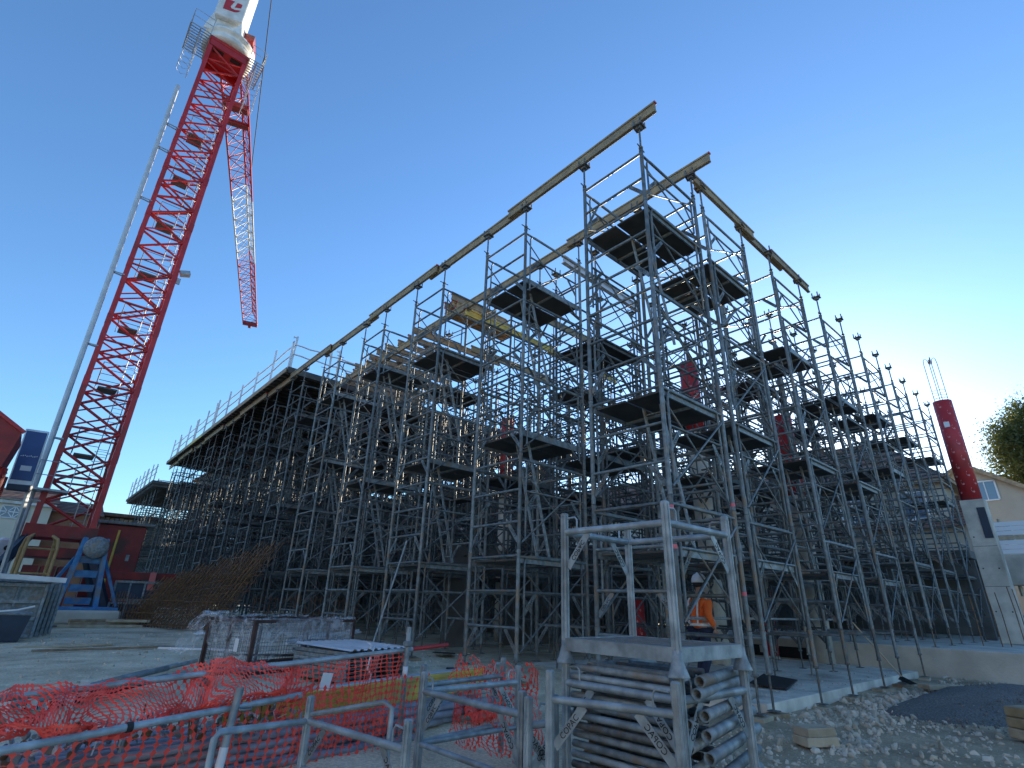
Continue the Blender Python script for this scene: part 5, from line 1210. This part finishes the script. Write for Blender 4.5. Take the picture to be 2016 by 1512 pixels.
for x, y, z, pt in ((0, .105, 0, 0), (-.18, -.105, .03, .3)):
    mb = MB(); mb.lathe([(.04, .0), (.062, .01), (.062, .05), (.05, .12)], 12, (0, 0, 0)); mb.bbox((.1, 0, .045), (.24, .105, .085), .03); part('boot', mb, BLACK, pw, (x, y, z), (0, pt, 0))
def ring(name, c, rx, ry, z0, z1, matl, tilt=0, n=24):
    mb = MB(); vs = [(c[0] + rx * math.cos(2 * math.pi * i / n), c[1] + ry * math.sin(2 * math.pi * i / n), z) for z in (z0, z1) for i in range(n)]
    mb.add(vs, [(i, (i + 1) % n, n + (i + 1) % n, n + i) for i in range(n)], True); return part(name, mb, matl, pw)
ring('reflective_band', (0, 0), .155, .193, .985, 1.03, REFL); ring('reflective_band', (0, 0), .156, .196, 1.085, 1.13, REFL)
for s_ in (-1, 1):
    part('reflective_brace', MB().path([(-.155, s_ * .10, 1.03), (-.155, s_ * .105, 1.2), (-.13, s_ * .11, 1.4), (-.03, s_ * .12, 1.51), (.1, s_ * .115, 1.46), (.155, s_ * .10, 1.25), (.155, s_ * .1, 1.08)], .018, 6), REFL, pw)
    a = Vector((.05 if s_ > 0 else .0, s_ * .27, 1.08)); d = Vector((.14 if s_ > 0 else .11, -.013 * s_, -.17)).normalized(); part('sleeve_band', MB().tube(a, a + d * .05, .063, 14, .061), REFL, pw)
hm = part('helmet', MB().lathe([(.138, 1.735), (.14, 1.76), (.135, 1.80), (.115, 1.85), (.08, 1.885), (.03, 1.90)], 20, (.09, 0, 0)), HELM, pw)
part('brim', MB().add([(.2, -.1, 1.752), (.285, -.065, 1.74), (.30, 0, 1.74), (.285, .065, 1.74), (.2, .1, 1.752), (.2, -.1, 1.738), (.285, -.065, 1.726), (.30, 0, 1.726), (.285, .065, 1.726), (.2, .1, 1.738)], [(0, 1, 2, 3, 4), (9, 8, 7, 6, 5), (0, 5, 6, 1), (1, 6, 7, 2), (2, 7, 8, 3), (3, 8, 9, 4)]), HELM, hm)
part('helmet_ridge', MB().path([(-.04, 0, 1.78), (-.02, 0, 1.85), (.06, 0, 1.905), (.13, 0, 1.9), (.2, 0, 1.84)], .018, 6), HELM, hm)
part('chin_strap', MB().path([(.10, -.13, 1.75), (.06, -.10, 1.62), (.13, -.03, 1.57), (.13, .03, 1.57), (.06, .10, 1.62), (.10, .13, 1.75)], .008, 5), BLACK, hm)
mb = MB(); mb.lathe([(.0, -.015), (.018, -.01), (.016, .01), (0, .02)], 8, (.2, 0, 1.66)); part('nose', mb, SKIN, pw)
for s_ in (-1, 1):
    part('ear', MB().bbox((.09, s_ * .088, 1.67), (.04, .02, .06), .008), SKIN, pw)
    part('eye', MB().lathe([(0, -.008), (.01, 0), (0, .008)], 8, (.182, s_ * .032, 1.69)), BLACK, pw)
    hx = (.15, .25, .96) if s_ > 0 else (.08, -.28, .94)
    for f_ in range(5):
        o = Vector(hx); dd = Vector((.02, 0, -.04)) + Vector((.012 * (f_ - 2), 0, 0)); L = (1.5, 1.9, 2.0, 1.85, 1.5)[f_]
        p1 = o + Vector((.016 * (f_ - 2), 0, -.03)); p2 = p1 + dd * L * .6; p3 = p2 + Vector((-.012, -.01 * s_, -.03)) * L * .5
        part('finger' if f_ else 'thumb', MB().path([o, p1, p2, p3], .0095, 6), SKIN, pw)
part('mouth', MB().box((.186, 0, 1.625), (.006, .04, .008)), DRED, pw)
part('hair', MB().lathe([(.098, 1.66), (.10, 1.70), (.10, 1.74)], 14, (.065, 0, 0)), BLACK, pw)
